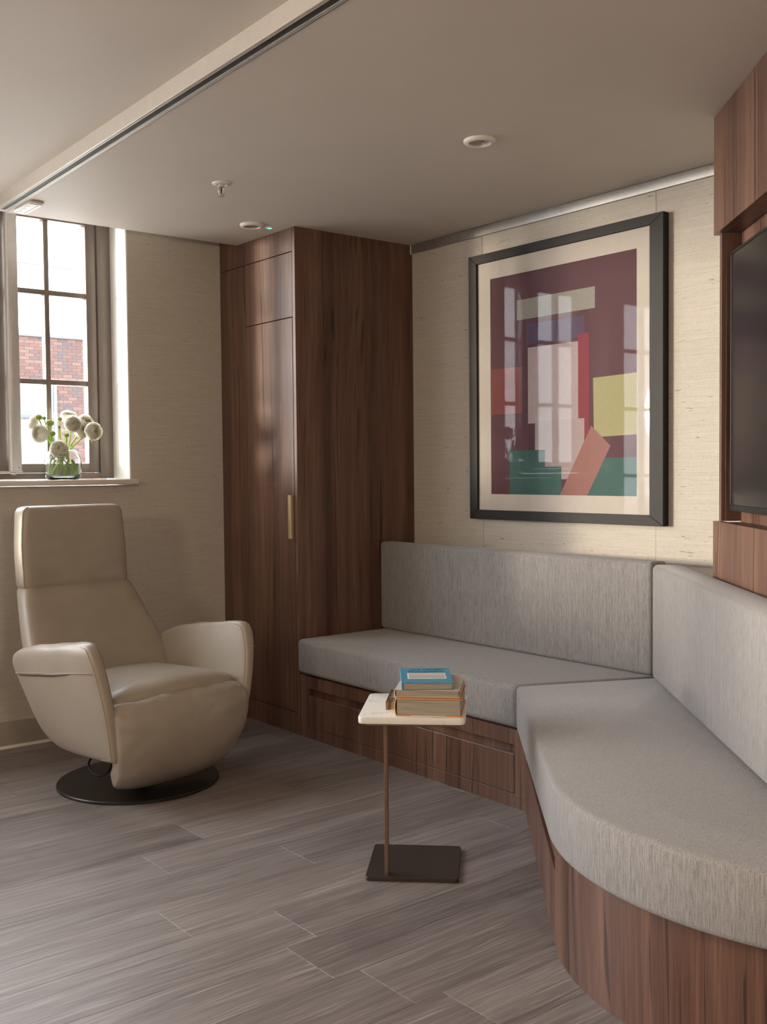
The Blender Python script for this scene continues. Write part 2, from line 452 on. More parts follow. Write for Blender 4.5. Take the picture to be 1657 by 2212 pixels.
def ceil_box(name, lo, hi, mat='ceiling_paint'): return box(name, lo, hi, mat)
tag(prism('ceiling', [(1.4195, Y_B), (WALL_X, Y_B), (WALL_X, 4.46), (1.540, 4.46)], CEIL, CEIL + 0.06, 'ceiling_paint'), 'plain beige ceiling on the picture side of the track', kind='structure')
tag(prism('ceiling_beyond_track', [(X_L, Y_B), (1.366, Y_B), (1.4875, 4.46), (X_L, 4.46)], CEIL_L, CEIL_L + 0.06, 'ceiling_paint'), 'plain beige ceiling, slightly higher, left of the track', kind='structure')
tag(box('ceiling_pocket', (X_L, 4.40, 2.60), (WALL_X, OUT_Y, 2.66), 'white_paint'), 'raised ceiling strip above the window', kind='structure')
tag(box('trim_1', (X_L, 4.42, CEIL + 0.001), (WALL_X, 4.459, 2.60), 'ceiling_paint'), 'ceiling edge upstand before the window', kind='structure')

tag(box('wall_right', (WALL_X, Y_B, -0.1), (WALL_X + 0.12, OUT_Y, 2.7), 'grasscloth'), 'cream grasscloth wall behind the framed picture', kind='structure')
tag(box('wall_back', (X_L, Y_B - 0.12, -0.1), (WALL_X, Y_B, 2.7), 'grasscloth'), 'cream wall behind the camera', kind='structure')
tag(box('wall_left', (X_L - 0.12, Y_B, -0.1), (X_L, OUT_Y, 2.7), 'grasscloth'), 'cream wall far left of the room', kind='structure')
# window wall with its openings
ww = empty('wall_window', (0, WALL_Y, 0), label='cream grasscloth wall pierced by the metal window', kind='structure')
xs = sorted([(a, b) for a, b, _, _ in WIN]); prev = X_L; k = 0
for (x0, x1, z0, z1) in sorted(WIN):
    box('wall_panel', (prev, WALL_Y, -0.1), (x0, OUT_Y, 2.66), 'grasscloth', ww)
    box('wall_panel', (x0, WALL_Y, -0.1), (x1, OUT_Y, z0 - 0.03), 'grasscloth', ww)
    box('wall_panel', (x0, WALL_Y, z1), (x1, OUT_Y, 2.66), 'grasscloth', ww)
    prev = x1
box('wall_panel', (prev, WALL_Y, -0.1), (WALL_X, OUT_Y, 2.66), 'grasscloth', ww)
bb = tag(box('baseboard_window', (-0.9, WALL_Y - 0.014, 0), (2.648, WALL_Y, 0.115), 'skirting_paint', None, 0.003), 'grey-brown skirting board below the window wall', kind='structure')
box('floor_bead', (-0.9, WALL_Y - 0.020, 0), (2.648, WALL_Y - 0.014, 0.012), 'white_paint', bb)
# seams in the wall covering
for yy in (3.468, 2.515):
    tag(box('trim_2', (WALL_X - 0.0006, yy - 0.0012, 0.84), (WALL_X, yy + 0.0012, 2.256), 'skirting_paint'), 'fine vertical joint in the grasscloth', kind='structure')

# ------------------------------------------------------------------ windows
def make_window(idx, x0, x1, z0, z1, leaves, rows):
    w = empty('window_%d' % idx, ((x0 + x1) / 2, FRAME_Y, z0), label='dark bronze metal casement window with slim glazing bars', kind='structure')
    y0, y1 = FRAME_Y, 4.875
    # white reveal linings
    t = 0.006
    box('reveal', (x1 - t, WALL_Y + 0.001, z0), (x1, y1, z1), 'white_paint', w)
    box('reveal', (x0, WALL_Y + 0.001, z0), (x0 + t, y1, z1), 'white_paint', w)
    box('reveal', (x0, WALL_Y + 0.001, z1 - t), (x1, y1, z1), 'white_paint', w)
    X0, X1, Z0, Z1 = x0 + t, x1 - t, z0 + 0.003, z1 - t
    fw = 0.066; st = 0.052
    bmf = bmesh.new()
    box('frame_stile', (X0, y0, Z0), (X0 + fw, y1, Z1), 'bronze_frame', w, 0.003); box('frame_stile', (X1 - fw, y0, Z0), (X1, y1, Z1), 'bronze_frame', w, 0.003)
    box('frame_rail', (X0 + fw, y0, Z0), (X1 - fw, y1, Z0 + 0.028), 'bronze_frame', w, 0.003); box('frame_rail', (X0 + fw, y0, Z1 - 0.04), (X1 - fw, y1, Z1), 'bronze_frame', w, 0.003)
    n = leaves; post = 0.064; lw = ((X1 - fw) - (X0 + fw) - post * (n - 1)) / n
    for i in range(1, n):
        q = X0 + fw + i * lw + (i - 1) * post
        box('frame_post', (q, y0, Z0 + 0.028), (q + post, y1, Z1 - 0.04), 'bronze_frame', w, 0.003)
    for i in range(n):
        a = X0 + fw + i * (lw + post) + 0.002; b = a + lw - 0.004
        s = empty_child('sash', w, (a, y0 + 0.008, Z0 + 0.028))
        za, zb = Z0 + 0.030, Z1 - 0.042
        ya, yb = y0 + 0.010, y0 + 0.060
        box('sash_bar', (a, ya, za), (a + st, yb, zb), 'bronze_frame', s, 0.003); box('sash_bar', (b - st, ya, za), (b, yb, zb), 'bronze_frame', s, 0.003)
        box('sash_bar', (a + st, ya, za), (b - st, yb, za + 0.042), 'bronze_frame', s, 0.003); box('sash_bar', (a + st, ya, zb - 0.045), (b - st, yb, zb), 'bronze_frame', s, 0.003)
        ga, gb, gz0, gz1 = a + st, b - st, za + 0.042, zb - 0.045
        m = (ga + gb) / 2
        box('glazing_bar', (m - 0.012, ya + 0.004, gz0), (m + 0.012, yb - 0.004, gz1), 'bronze_frame', s, 0.002)
        for zz in rows:
            if gz0 < zz < gz1:
                for u, v in ((ga, m - 0.012), (m + 0.012, gb)):
                    box('glazing_bar', (u, ya + 0.006, zz - 0.012), (v, yb - 0.006, zz + 0.012), 'bronze_frame', s, 0.002)
        zs = [gz0] + [z for z in rows if gz0 < z < gz1] + [gz1]
        for (za_, zb_) in zip(zs, zs[1:]):
            for u, v in ((ga, m), (m, gb)):
                box('pane', (u, GLASS_Y, za_), (v, GLASS_Y + 0.004, zb_), 'pane_glass', s)
    return w
def empty_child(name, parent, wloc):
    o = bpy.data.objects.new(name, None); COL.objects.link(o); o.parent = parent; o.empty_display_size = 0.05
    m = world_of(parent); PM[o.name] = Matrix.Translation(wloc) @ m.to_3x3().to_4x4()
    o.location = m.inverted() @ Vector(wloc)
    return o
# the visible casement: its right leaf spans x 1.585 .. 2.09
make_window(1, WIN[0][0], WIN[0][1], WIN[0][2], WIN[0][3], 2, (1.63, 2.044))
make_window(2, *WIN[1], 3, (1.15, 1.63, 2.044)); make_window(3, *WIN[2], 3, (1.15, 1.63, 2.044))
sill = tag(box('window_sill', (0.90, 4.555, 1.150), (2.166, FRAME_Y + 0.0, 1.1735), 'sill_paint', None, 0.003), 'beige painted sill board under the casement window', kind='structure')
for q in (1, 2):
    x0, x1, z0, z1 = WIN[q]
    tag(box('window_sill', (x0 - 0.03, 4.575, z0 - 0.03), (x1 + 0.03, FRAME_Y, z0), 'sill_paint', None, 0.003), 'beige sill board of a window left of the view', kind='structure')

# slim housing fixed to the left stile of the visible casement, with its cable
hs = empty('window_opener', (1.665, 4.78, 1.215), label='pale grey aluminium window-opener housing standing upright against the window stile', cat='opener')
box('housing', (1.645, 4.755, 1.216), (1.690, 4.798, 2.45), 'pale_alloy', hs, 0.004)
box('edge_strip', (1.640, 4.752, 1.216), (1.647, 4.790, 2.45), 'white_plastic', hs, 0.002)
box('end_cap', (1.640, 4.751, 1.211), (1.692, 4.798, 1.2165), 'white_plastic', hs, 0.002)
tube('screw', [(1.676, 4.7545, 1.232), (1.676, 4.7565, 1.232)], 0.003, 'bronze_frame', hs, 10)
tube('cable', smooth_curve([(1.672, 4.772, 1.211), (1.660, 4.768, 1.200), (1.640, 4.765, 1.205), (1.628, 4.768, 1.213), (1.560, 4.790, 1.212)], 6), 0.0028, 'white_plastic', hs)

# ------------------------------------------------------------------ partition track in the ceiling
tr = empty('ceiling_track', (1.47, 3.2, CEIL_L), label='long cream partition track with a dark slot across the ceiling', cat='track')
def strip(name, xa, xb, za, zb, mat, r=0.0):
    # strips follow the slightly skewed line of the track
    y0, y1 = Y_B + 0.01, 4.415
    k = 0.0172
    def X(x, y): return x + (y - 1.998) * k
    bm = bm_prism([(X(xa, y0), y0), (X(xb, y0), y0), (X(xb, y1), y1), (X(xa, y1), y1)], za, zb, r, 2)
    return from_bm(name, bm, mat, tr, angle=0.6)
strip('fascia', 1.4435, 1.447, CEIL - 0.004, CEIL_L + 0.001, 'track_cream')
strip('rail_lip', 1.440, 1.4475, CEIL - 0.008, CEIL - 0.003, 'track_cream', 0.001)
strip('rail_lip', 1.4515, 1.4575, CEIL - 0.006, CEIL - 0.001, 'track_cream', 0.001)
strip('slot', 1.4475, 1.4815, CEIL - 0.001, CEIL + 0.012, 'dark_slot')
strip('rail_lip', 1.4815, 1.4855, CEIL - 0.005, CEIL + 0.006, 'satin_steel', 0.001)
strip('rail_lip', 1.4875, 1.4905, CEIL - 0.004, CEIL + 0.006, 'track_cream', 0.001)
strip('rail_lip', 1.492, 1.4975, CEIL - 0.003, CEIL + 0.006, 'satin_steel', 0.001)
strip('backing', 1.4450, 1.52, CEIL + 0.012, CEIL + 0.05, 'dark_slot')
strip('rail_bed', 1.4795, 1.500, CEIL - 0.0005, CEIL + 0.012, 'track_cream')

# ------------------------------------------------------------------ wardrobe in the corner
cab = empty('wardrobe', (3.0, 4.29, 0), label='tall walnut corner wardrobe with a flat door and slim brass pull', cat='wardrobe')
CX0 = 2.652; CY0 = 3.957
box('side_panel', (CX0, CY0, 0), (WALL_X, CY0 + 0.022, CEIL), 'walnut', cab, 0.0008, 1)
box('carcass', (CX0 + 0.022, CY0 + 0.022, 0), (WALL_X, WALL_Y, CEIL - 0.0), 'walnut', cab)
FX = CX0
# front pieces on the face x = 2.652, gaps between them
box('top_panel', (FX, CY0 + 0.0235, 2.1935), (FX + 0.022, WALL_Y, CEIL if True else 0), 'walnut', cab, 0.0006, 1)
box('upper_door', (FX, CY0 + 0.0235, 1.900), (FX + 0.022, 4.384, 2.190), 'walnut', cab, 0.001, 1)
door = box('door', (FX, CY0 + 0.0265, 0.102), (FX + 0.022, 4.384, 1.8965), 'walnut', cab, 0.001, 1)
box('filler_panel', (FX, 4.3865, 0.102), (FX + 0.022, WALL_Y, 2.190), 'walnut', cab, 0.0006, 1)
box('plinth', (FX + 0.002, CY0 + 0.0235, 0), (FX + 0.022, WALL_Y, 0.0985), 'walnut', cab, 0.0006, 1)
hb = bmesh.new()
hd = from_bm('handle', bm_box((FX - 0.022, CY0 + 0.028, 0.897), (FX - 0.0005, CY0 + 0.032, 1.096), 0.0006, 1), 'brass', door, angle=0.6)
box('handle_lip', (FX - 0.022, CY0 + 0.032, 0.897), (FX - 0.019, CY0 + 0.048, 1.096), 'brass', hd, 0.0006, 1)
# upper part of the wardrobe in the raised strip
box('head_panel', (CX0, 4.461, CEIL), (WALL_X, WALL_Y, 2.60), 'walnut', cab)

# ------------------------------------------------------------------ picture rail, picture
rail = tag(box('picture_rail', (WALL_X - 0.014, 1.0, 2.256), (WALL_X, CY0 - 0.002, CEIL - 0.002), 'satin_steel', None, 0.001), 'brushed steel picture rail along the top of the cream wall', 'rail')
box('end_cap', (WALL_X - 0.0155, CY0 - 0.008, 2.254), (WALL_X - 0.001, CY0 - 0.0015, CEIL - 0.0015), 'white_plastic', rail, 0.001)
pic = empty('framed_picture', (3.32, 2.99, 0.98), label='large black-framed print in plum, green and yellow colour blocks behind glass', cat='picture')
py0, py1, pz0, pz1 = 2.455, 3.521, 0.980, 2.165
fb, ff = WALL_X - 0.001, 3.307
iw = 0.058
iy0, iy1, iz0, iz1 = 2.519, 3.470, 1.021, 2.125
def frame_side(a, b, c, d):
    bm = bmesh.new()
    vs = []
    for X in (ff, fb):
        vs.append([bm.verts.new((X, y, z)) for y, z in (a, b, c, d)])
    bm.faces.new(vs[0]); bm.faces.new(vs[1][::-1])
    for i in range(4): bm.faces.new((vs[0][i], vs[0][(i + 1) % 4], vs[1][(i + 1) % 4], vs[1][i]))
    bmesh.ops.recalc_face_normals(bm, faces=bm.faces[:]); bev(bm, 0.0012, 1)
    from_bm('frame_moulding', bm, 'frame_black', pic, angle=0.6)
frame_side((py0, pz0), (py1, pz0), (iy1, iz0), (iy0, iz0)); frame_side((py0, pz1), (py1, pz1), (iy1, iz1), (iy0, iz1))
frame_side((py0, pz0), (py0, pz1), (iy0, iz1), (iy0, iz0)); frame_side((py1, pz0), (py1, pz1), (iy1, iz1), (iy1, iz0))
box('backing_board', (ff + 0.014, iy0 - 0.004, iz0 - 0.004), (ff + 0.02, iy1 + 0.004, iz1 + 0.004), 'mount_board', pic)
wy0, wy1, wz0, wz1 = 2.586, 3.391, 1.0925, 2.0495
mt = 0.0025
for lo, hi in (((iy0 - .002, iz0 - .002), (wy0, iz1 + .002)), ((wy1, iz0 - .002), (iy1 + .002, iz1 + .002)), ((wy0, iz0 - .002), (wy1, wz0)), ((wy0, wz1), (wy1, iz1 + .002))):
    box('mount', (ff + 0.0105, lo[0], lo[1]), (ff + 0.0138, hi[0], hi[1]), 'mount_board', pic)
box('glass', (ff + 0.006, iy0 - 0.001, iz0 - 0.001), (ff + 0.008, iy1 + 0.001, iz1 + 0.001), 'picture_glass', pic)
def mat_print():
    # a plain abstract of flat colour blocks; u runs left to right as seen, v upward, both 0..1
    t = NT('print_ink'); x, y, z = t.sep(t.pos())
    u = t.math('DIVIDE', t.math('SUBTRACT', wy1, y), wy1 - wy0)
    v = t.math('DIVIDE', t.math('SUBTRACT', z, wz0), wz1 - wz0)
    def block(cu, cv, hu, hv, rot=0.0, rad=0.0):
        du = t.math('SUBTRACT', u, cu); dv = t.math('SUBTRACT', v, cv)
        c, s = math.cos(rot), math.sin(rot)
        a = t.math('ABSOLUTE', t.math('ADD', t.math('MULTIPLY', du, c), t.math('MULTIPLY', dv, s)))
        b = t.math('ABSOLUTE', t.math('SUBTRACT', t.math('MULTIPLY', dv, c), t.math('MULTIPLY', du, s)))
        qa = t.math('MAXIMUM', t.math('SUBTRACT', a, hu - rad), 0.0); qb = t.math('MAXIMUM', t.math('SUBTRACT', b, hv - rad), 0.0)
        d = t.math('SQRT', t.math('ADD', t.math('MULTIPLY', qa, qa), t.math('MULTIPLY', qb, qb)))
        return t.math('LESS_THAN', d, max(rad, 1e-4))
    col = t.mix(0.0, (0.070, 0.013, 0.024), (0, 0, 0))
    for m, c in ((block(0.11, 0.475, 0.125, 0.105, 0.0), (0.165, 0.026, 0.026)),
                 (block(0.87, 0.375, 0.14, 0.125, 0.02), (0.30, 0.275, 0.125)),
                 (block(0.47, 0.835, 0.27, 0.045, 0.0), (0.24, 0.22, 0.19)),
                 (block(0.47, 0.72, 0.20, 0.045, 0.0), (0.060, 0.030, 0.075)),
                 (block(0.455, 0.49, 0.175, 0.17, 0.0), (0.35, 0.27, 0.275)),
                 (block(0.665, 0.47, 0.035, 0.22, 0.0), (0.19, 0.012, 0.030)),
                 (block(0.50, 0.20, 0.17, 0.13, 0.0), (0.33, 0.25, 0.25)),
                 (block(0.27, 0.07, 0.13, 0.13, 0.0), (0.022, 0.082, 0.070)),
                 (block(0.86, 0.05, 0.17, 0.11, 0.0), (0.022, 0.082, 0.070)),
                 (block(0.44, 0.04, 0.075, 0.085, 0.0), (0.025, 0.09, 0.077)),
                 (block(0.66, 0.09, 0.075, 0.20, -0.62), (0.25, 0.10, 0.085))):
        col = t.mix(m, col, c)
    g = t.noise(t.pos(), 220, 2)
    col = t.mix(1.0, col, t.ramp(g, [(0.3, 0.9), (0.7, 1.05)]), 'MULTIPLY')
    t.p(color=col, rough=0.7)
mat_print()
box('print', (ff + 0.0128, wy0 - 0.004, wz0 - 0.004), (ff + 0.0139, wy1 + 0.004, wz1 + 0.004), 'print_ink', pic)
for yy in (3.468, 2.515):
    tube('hanging_wire', [(WALL_X - 0.004, yy - 0.004, pz1 - 0.01), (WALL_X - 0.004, yy - 0.004, 2.258)], 0.0007, 'satin_steel', pic, 6)

# ------------------------------------------------------------------ built-in bench
BA = 0.72056978
nB = Vector((math.cos(BA), -math.sin(BA))); sB = Vector((-math.sin(BA), -math.cos(BA)))
C0 = Vector((2.905, 1.965)); N0 = C0.dot(nB)
def SN(s, n): return C0 + sB * s + nB * (n - N0)          # s along the TV wall, n = distance normal to it
def arc(c, r, a0, a1, k): return [(c[0] + r * math.cos(math.radians(a0 + (a1 - a0) * i / k)), c[1] + r * math.sin(math.radians(a0 + (a1 - a0) * i / k))) for i in range(k + 1)]
TA = 180 - math.degrees(BA)
BX = 2.655; BZ = 0.283; ST = 0.445; SBOT = 0.290
# bench under the picture
b1 = empty('window_bench_base', (2.98, 3.2, 0), label='low walnut bench base with one wide drawer under the framed picture', cat='bench base')
b1.name = 'bench_base'; PM[b1.name] = PM.get('window_bench_base')
y0b, y1b = 2.552, CY0 - 0.001
prism('carcass', [(BX + 0.02, y0b + 0.012), (3.203, 2.30), (3.203, y1b), (BX + 0.02, y1b)], 0, SBOT, 'walnut', b1)
box('top_rail', (BX, y0b, 0.2255), (BX + 0.02, y1b, 0.281), 'walnut', b1, 0.0006, 1)
box('plinth', (BX, y0b, 0), (BX + 0.02, y1b, 0.0485), 'walnut', b1, 0.0006, 1)
box('stile', (BX, 3.894, 0.0485), (BX + 0.02, y1b, 0.2255), 'walnut', b1, 0.0006, 1); box('stile', (BX, y0b, 0.0485), (BX + 0.02, 2.605, 0.2255), 'walnut', b1, 0.0006, 1)
box('drawer_front', (BX, 2.6075, 0.0505), (BX + 0.018, 3.8915, 0.191), 'walnut', b1, 0.0012, 1)
# bench along the TV wall with the rounded end
b2 = empty('bench_base', (2.3, 1.6, 0), label='low walnut bench base curving round to the right foreground', cat='bench base')
c_b, r_b = (2.446, 1.335), 0.662
ns = Vector(c_b).dot(nB) - r_b
P0 = Vector((BX, y0b)); tan = Vector((c_b[0] + r_b * math.cos(math.radians(TA)), c_b[1] + r_b * math.sin(math.radians(TA))))
inner = [(BX + 0.022, y0b - 0.004)] + arc(c_b, r_b - 0.02, TA, 221, 28) + [tuple(SN(1.46, 0.884)), tuple(SN(-0.40, 0.884)), (3.20, 2.292)]
prism('carcass', inner, 0, SBOT, 'walnut', b2)
curved = arc(c_b, r_b, TA, 221, 40); cin = arc(c_b, r_b - 0.0195, TA, 221, 40)
prism('curved_panel', curved + cin[::-1], 0, 0.281, 'walnut', b2)
ld = (tan - P0); Ls = ld.length; ld.normalize(); nin = Vector((-ld.y, ld.x))
if nin.dot(nB) < 0: nin = -nin
def face(name, a, b, z0, z1, th=0.0195, mat='walnut'):
    p = P0 + ld * a; q = P0 + ld * b
    return prism(name, [tuple(p), tuple(q), tuple(q + nin * th), tuple(p + nin * th)], z0, z1, mat, b2, 0.0006, 1)
face('top_rail', 0.0, Ls, 0.2255, 0.281); face('plinth', 0.0, Ls, 0, 0.0485)
face('stile', 0.0, 0.06, 0.0485, 0.2255); face('drawer_front', 0.0625, Ls - 0.0035, 0.0505, 0.191, 0.018)

# seat cushions
def cushion(name, poly, z0, z1, label, cat, r=0.022, group=None, seg=4, seam=True, bulge=0.006):
    bm = bm_prism(poly, z0, z1)
    # rounded long edges
    es = [e for e in bm.edges if e.calc_face_angle(0) > 0.35]
    bev(bm, r, seg, es)
    o = from_bm(name, bm, 'weave', None, angle=1.0)
    tag(o, label, cat, group)
    if seam:
        cx = sum(p[0] for p in poly) / len(poly); cy = sum(p[1] for p in poly) / len(poly)
        for zz in seam:
            pts = []
            n = len(poly)
            q = round_poly([Vector(p) for p in poly], r, 3)
            tube_pts = [(v.x, v.y, zz) for v in q]
            # seam line sits where the top face meets the rounding
            def shrink(d):
                out = []
                m = len(q)
                for i in range(m):
                    t = (q[(i + 1) % m] - q[i - 1]).normalized(); nn = Vector((-t.y, t.x))
                    if nn.dot(Vector((cx, cy)) - q[i]) < 0: nn = -nn
                    out.append(q[i] + nn * d)
                return out
            s_ = shrink(r * 0.80)
            tube('seam', [(v.x, v.y, zz - r * 0.10) for v in s_], 0.0016, 'piping', o, 5, closed=True)
    return o
FXc = 2.634
seam0 = Vector((FXc, 2.576)); seam1 = Vector((3.115, 2.354)); sd = (seam1 - seam0).normalized(); seam2 = seam0 + sd * ((3.20 - FXc) / sd.x)
sn = Vector((-sd.y, sd.x))
if sn.y < 0: sn = -sn
ga = sn * 0.0035
cushion('seat_cushion', [tuple(seam0 + ga), tuple(seam2 + ga), (3.20, CY0 - 0.004), (FXc, CY0 - 0.004)], SBOT, ST, 'long grey woven seat cushion below the framed picture, between wardrobe and corner', 'cushion', seam=(ST,))
c_c, r_c = (2.436, 1.290), 0.704
front = arc(c_c, r_c, TA, 219, 44)
polyB = [tuple(seam0 - ga + Vector((0.0, 0.0)))] + front + [tuple(SN(1.49, 0.882)), tuple(SN(-0.395, 0.882)), tuple(seam2 - ga - Vector((0.03, -0.012)))]
cushion('seat_cushion', polyB, SBOT, ST, 'broad grey woven seat cushion with a rounded end in the right foreground', 'cushion', seam=(ST,))
cushion('back_cushion', [(3.118, 2.366), (3.200, 2.352), (3.200, CY0 - 0.004), (3.118, CY0 - 0.004)], ST + 0.001, 0.862, 'grey woven back cushion standing below the framed picture', 'cushion', r=0.016, seam=False)
cushion('back_cushion', [tuple(SN(-0.402, 0.775)), tuple(SN(-0.392, 0.884)), tuple(SN(1.44, 0.884)), tuple(SN(1.44, 0.775))], ST + 0.001, 0.858, 'pale woven back cushion leaning on the TV panelling at right', 'cushion', r=0.020, seam=False)

# wooden ledge filling the space behind the back cushions
ledge = prism('corner_ledge', [(3.206, CY0 - 0.001), (3.206, 2.262), tuple(SN(-0.38, 0.889)), tuple(SN(-0.002, 0.889)), (3.339, 1.590), (3.339, CY0 - 0.001)], 0.0, 0.838, 'walnut_flat', None, 0.001, 1)
tag(ledge, 'dark walnut ledge behind the back cushions in the corner', 'ledge')

# ------------------------------------------------------------------ TV wall
tvw = empty('tv_panelling', (SN(0.8, 1.0).x, SN(0.8, 1.0).y, 0), label='walnut TV wall panelling with a shallow niche at the right edge', cat='panelling')
def sbox(name, s0, s1, d0, d1, z0, z1, mat, parent, r=0.0008):
    pl = [tuple(SN(s0, N0 + d0)), tuple(SN(s1, N0 + d0)), tuple(SN(s1, N0 + d1)), tuple(SN(s0, N0 + d1))]
    return prism(name, pl, z0, z1, mat, parent, r, 1)
SE = 2.3
sbox('upper_panel', 0.0, SE, 0.0, 0.026, 1.932, CEIL - 0.001, 'walnut_sunlit', tvw)
sbox('lower_panel', 0.0, SE, 0.0, 0.022, 0.0, 1.032, 'walnut_sunlit', tvw)
sbox('cheek', 0.027, 0.045, 0.0265, 0.28, 1.033, 1.9315, 'walnut', tvw); sbox('cheek_edge', 0.027, 0.045, 0.012, 0.0262, 1.033, 1.9315, 'walnut', tvw)
sbox('niche_shelf', 0.045, SE, 0.030, 0.28, 0.98, 1.030, 'walnut_flat', tvw); sbox('niche_head', 0.0275, SE, 0.0265, 0.28, 1.9325, 2.0, 'walnut_flat', tvw)
sbox('niche_back', 0.045, SE, 0.075, 0.095, 1.030, 1.9325, 'walnut_sunlit', tvw)
sbox('carcass', 0.03, SE, 0.10, 0.28, 0.0, 0.98, 'walnut', tvw); sbox('carcass', 0.03, SE, 0.10, 0.28, 2.0, CEIL - 0.001, 'walnut', tvw)
tv = empty('television', (SN(0.79, N0 + 0.045).x, SN(0.79, N0 + 0.045).y, 1.066), label='large black flat television set in the walnut niche', cat='television')
s0, s1, z0, z1 = 0.083, 1.485, 1.068, 1.862
sbox('casing', s0 + 0.004, s1 - 0.004, 0.034, 0.0745, z0 + 0.004, z1 - 0.004, 'black_metal', tv)
sbox('screen', s0 + 0.008, s1 - 0.008, 0.0315, 0.034, z0 + 0.018, z1 - 0.008, 'screen', tv)
sbox('bezel', s0, s1, 0.029, 0.034, z0, z0 + 0.018, 'screen_bezel', tv); sbox('bezel', s0, s1, 0.029, 0.034, z1 - 0.008, z1, 'screen_bezel', tv)
sbox('bezel', s0, s0 + 0.008, 0.029, 0.034, z0 + 0.018, z1 - 0.008, 'screen_bezel', tv); sbox('bezel', s1 - 0.008, s1, 0.029, 0.034, z0 + 0.018, z1 - 0.008, 'screen_bezel', tv)

# ------------------------------------------------------------------ ceiling fittings
def downlight(loc, label, inner_dark=True, R=0.054):
    x, y, z = loc
    d = empty('downlight', loc, label=label, cat='downlight')
    lathe('trim_ring', [(R * 0.62, 0.0), (R * 0.64, -0.009), (R * 0.72, -0.012), (R * 0.90, -0.011), (R * 0.99, -0.006), (R, 0.0), (R * 0.9, 0.0)], 'white_plastic', d, 40, local=True)
    lathe('reflector', [(R * 0.63, -0.0085), (R * 0.60, -0.004), (R * 0.50, -0.0015), (0, -0.001)], 'white_plastic' if not inner_dark else 'skirting_paint', d, 32, local=True)
    return d
d1 = downlight((2.469, 2.570, CEIL), 'round recessed spotlight with a tilted lens, in the ceiling before the picture', False)
lathe('tilted_lamp', [(0.026, -0.0095), (0.024, -0.006), (0, -0.005)], 'skirting_paint', d1, 24, loc=(-0.006, 0.006, 0.0), local=True)
downlight((2.484, 4.041, CEIL), 'round white ceiling speaker grille beside the wardrobe top', True)
def fill_globe(x, y, z, label):  # no such lamp is known; added as warm fill on the chair front
    g = empty('added_fill_globe', (x, y, z), label=label, cat='fill lamp', group='added fill globes behind the camera')
    bm = bmesh.new(); bmesh.ops.create_uvsphere(bm, u_segments=32, v_segments=16, radius=0.16)
    from_bm('globe', bm, 'fill_glow', g, smooth=True, local=True)
    tube('cord', [(0, 0, 0.155), (0, 0, CEIL_L - z - 0.02)], 0.004, 'black_rubber', g, local=True)
    lathe('ceiling_rose', [(0.05, CEIL_L - z), (0.05, CEIL_L - z - 0.02), (0, CEIL_L - z - 0.025)], 'white_plastic', g, 24, local=True)
fill_globe(0.35, -1.05, 1.62, 'added warm fill globe behind the camera'); fill_globe(-1.7, 1.4, 1.75, 'added warm fill globe far left of the camera')
le = empty('indicator_light', (2.575, 4.040, CEIL), label='tiny round sensor glowing green in the ceiling by the wardrobe', cat='sensor')
lathe('bezel', [(0.020, 0.0), (0.019, -0.004), (0.012, -0.005), (0.011, -0.002)], 'white_plastic', le, 28, local=True)
lathe('lens', [(0.0115, -0.003), (0.009, -0.0055), (0, -0.006)], 'led_green', le, 24, local=True)
sp = empty('fire_sprinkler', (2.042, 3.538, CEIL), label='white fire sprinkler head hanging from the ceiling', cat='sprinkler')
lathe('escutcheon', [(0.036, 0.0), (0.035, -0.003), (0.030, -0.006), (0.022, -0.007), (0.020, -0.003), (0.012, -0.002)], 'white_plastic', sp, 36, local=True)
lathe('nozzle', [(0.012, 0.0), (0.013, -0.014), (0.010, -0.016), (0, -0.016)], 'pale_alloy', sp, 20, local=True)
for s in (-1, 1):
    tube('yoke_arm', smooth_curve([(s * 0.010, 0, -0.015), (s * 0.0125, 0, -0.024), (s * 0.011, 0, -0.036), (s * 0.002, 0, -0.046)], 5), 0.0022, 'pale_alloy', sp, 8, local=True)
tube('glass_bulb', [(0, 0, -0.016), (0, 0, -0.022), (0, 0, -0.034), (0, 0, -0.042)], [0.0015, 0.0024, 0.0024, 0.0012], 'frame_black', sp, 10, local=True)
lathe('deflector', [(0, -0.046), (0.004, -0.046), (0.012, -0.0475), (0.0125, -0.0487), (0, -0.049)], 'pale_alloy', sp, 20, local=True)
# white rounded fitting under the ceiling by the track
fb_ = empty('ceiling_detector', (1.575, 4.29, CEIL), label='small white half-round fitting under the ceiling beside the track', cat='detector')
pl = [(1.548, 4.388), (1.600, 4.388)] + arc((1.545, 4.29), 0.062, 55, -30, 8) + [(1.548, 4.205)]
bm = bm_box((1.548, 4.205, CEIL - 0.016), (1.602, 4.388, CEIL - 0.001), 0.004, 2)
from_bm('body', bm, 'white_plastic', fb_, angle=0.6)
bmx = bmesh.new()
prof = [(0.0, 0.0), (0.052, 0.0)] + [(0.052 * math.cos(a), -0.016 - 0.014 * math.sin(a) * 0) for a in (0.3,)] 
box('cover', (1.550, 4.196, CEIL - 0.012), (1.604, 4.2045, CEIL - 0.001), 'track_cream', fb_, 0.002)
for yy in (4.25, 4.30, 4.345): box('vent', (1.556, yy, CEIL - 0.0172), (1.570, yy + 0.022, CEIL - 0.0158), 'pale_alloy', fb_)
box('vent_slot', (1.584, 4.215, CEIL - 0.0170), (1.588, 4.375, CEIL - 0.0158), 'skirting_paint', fb_)

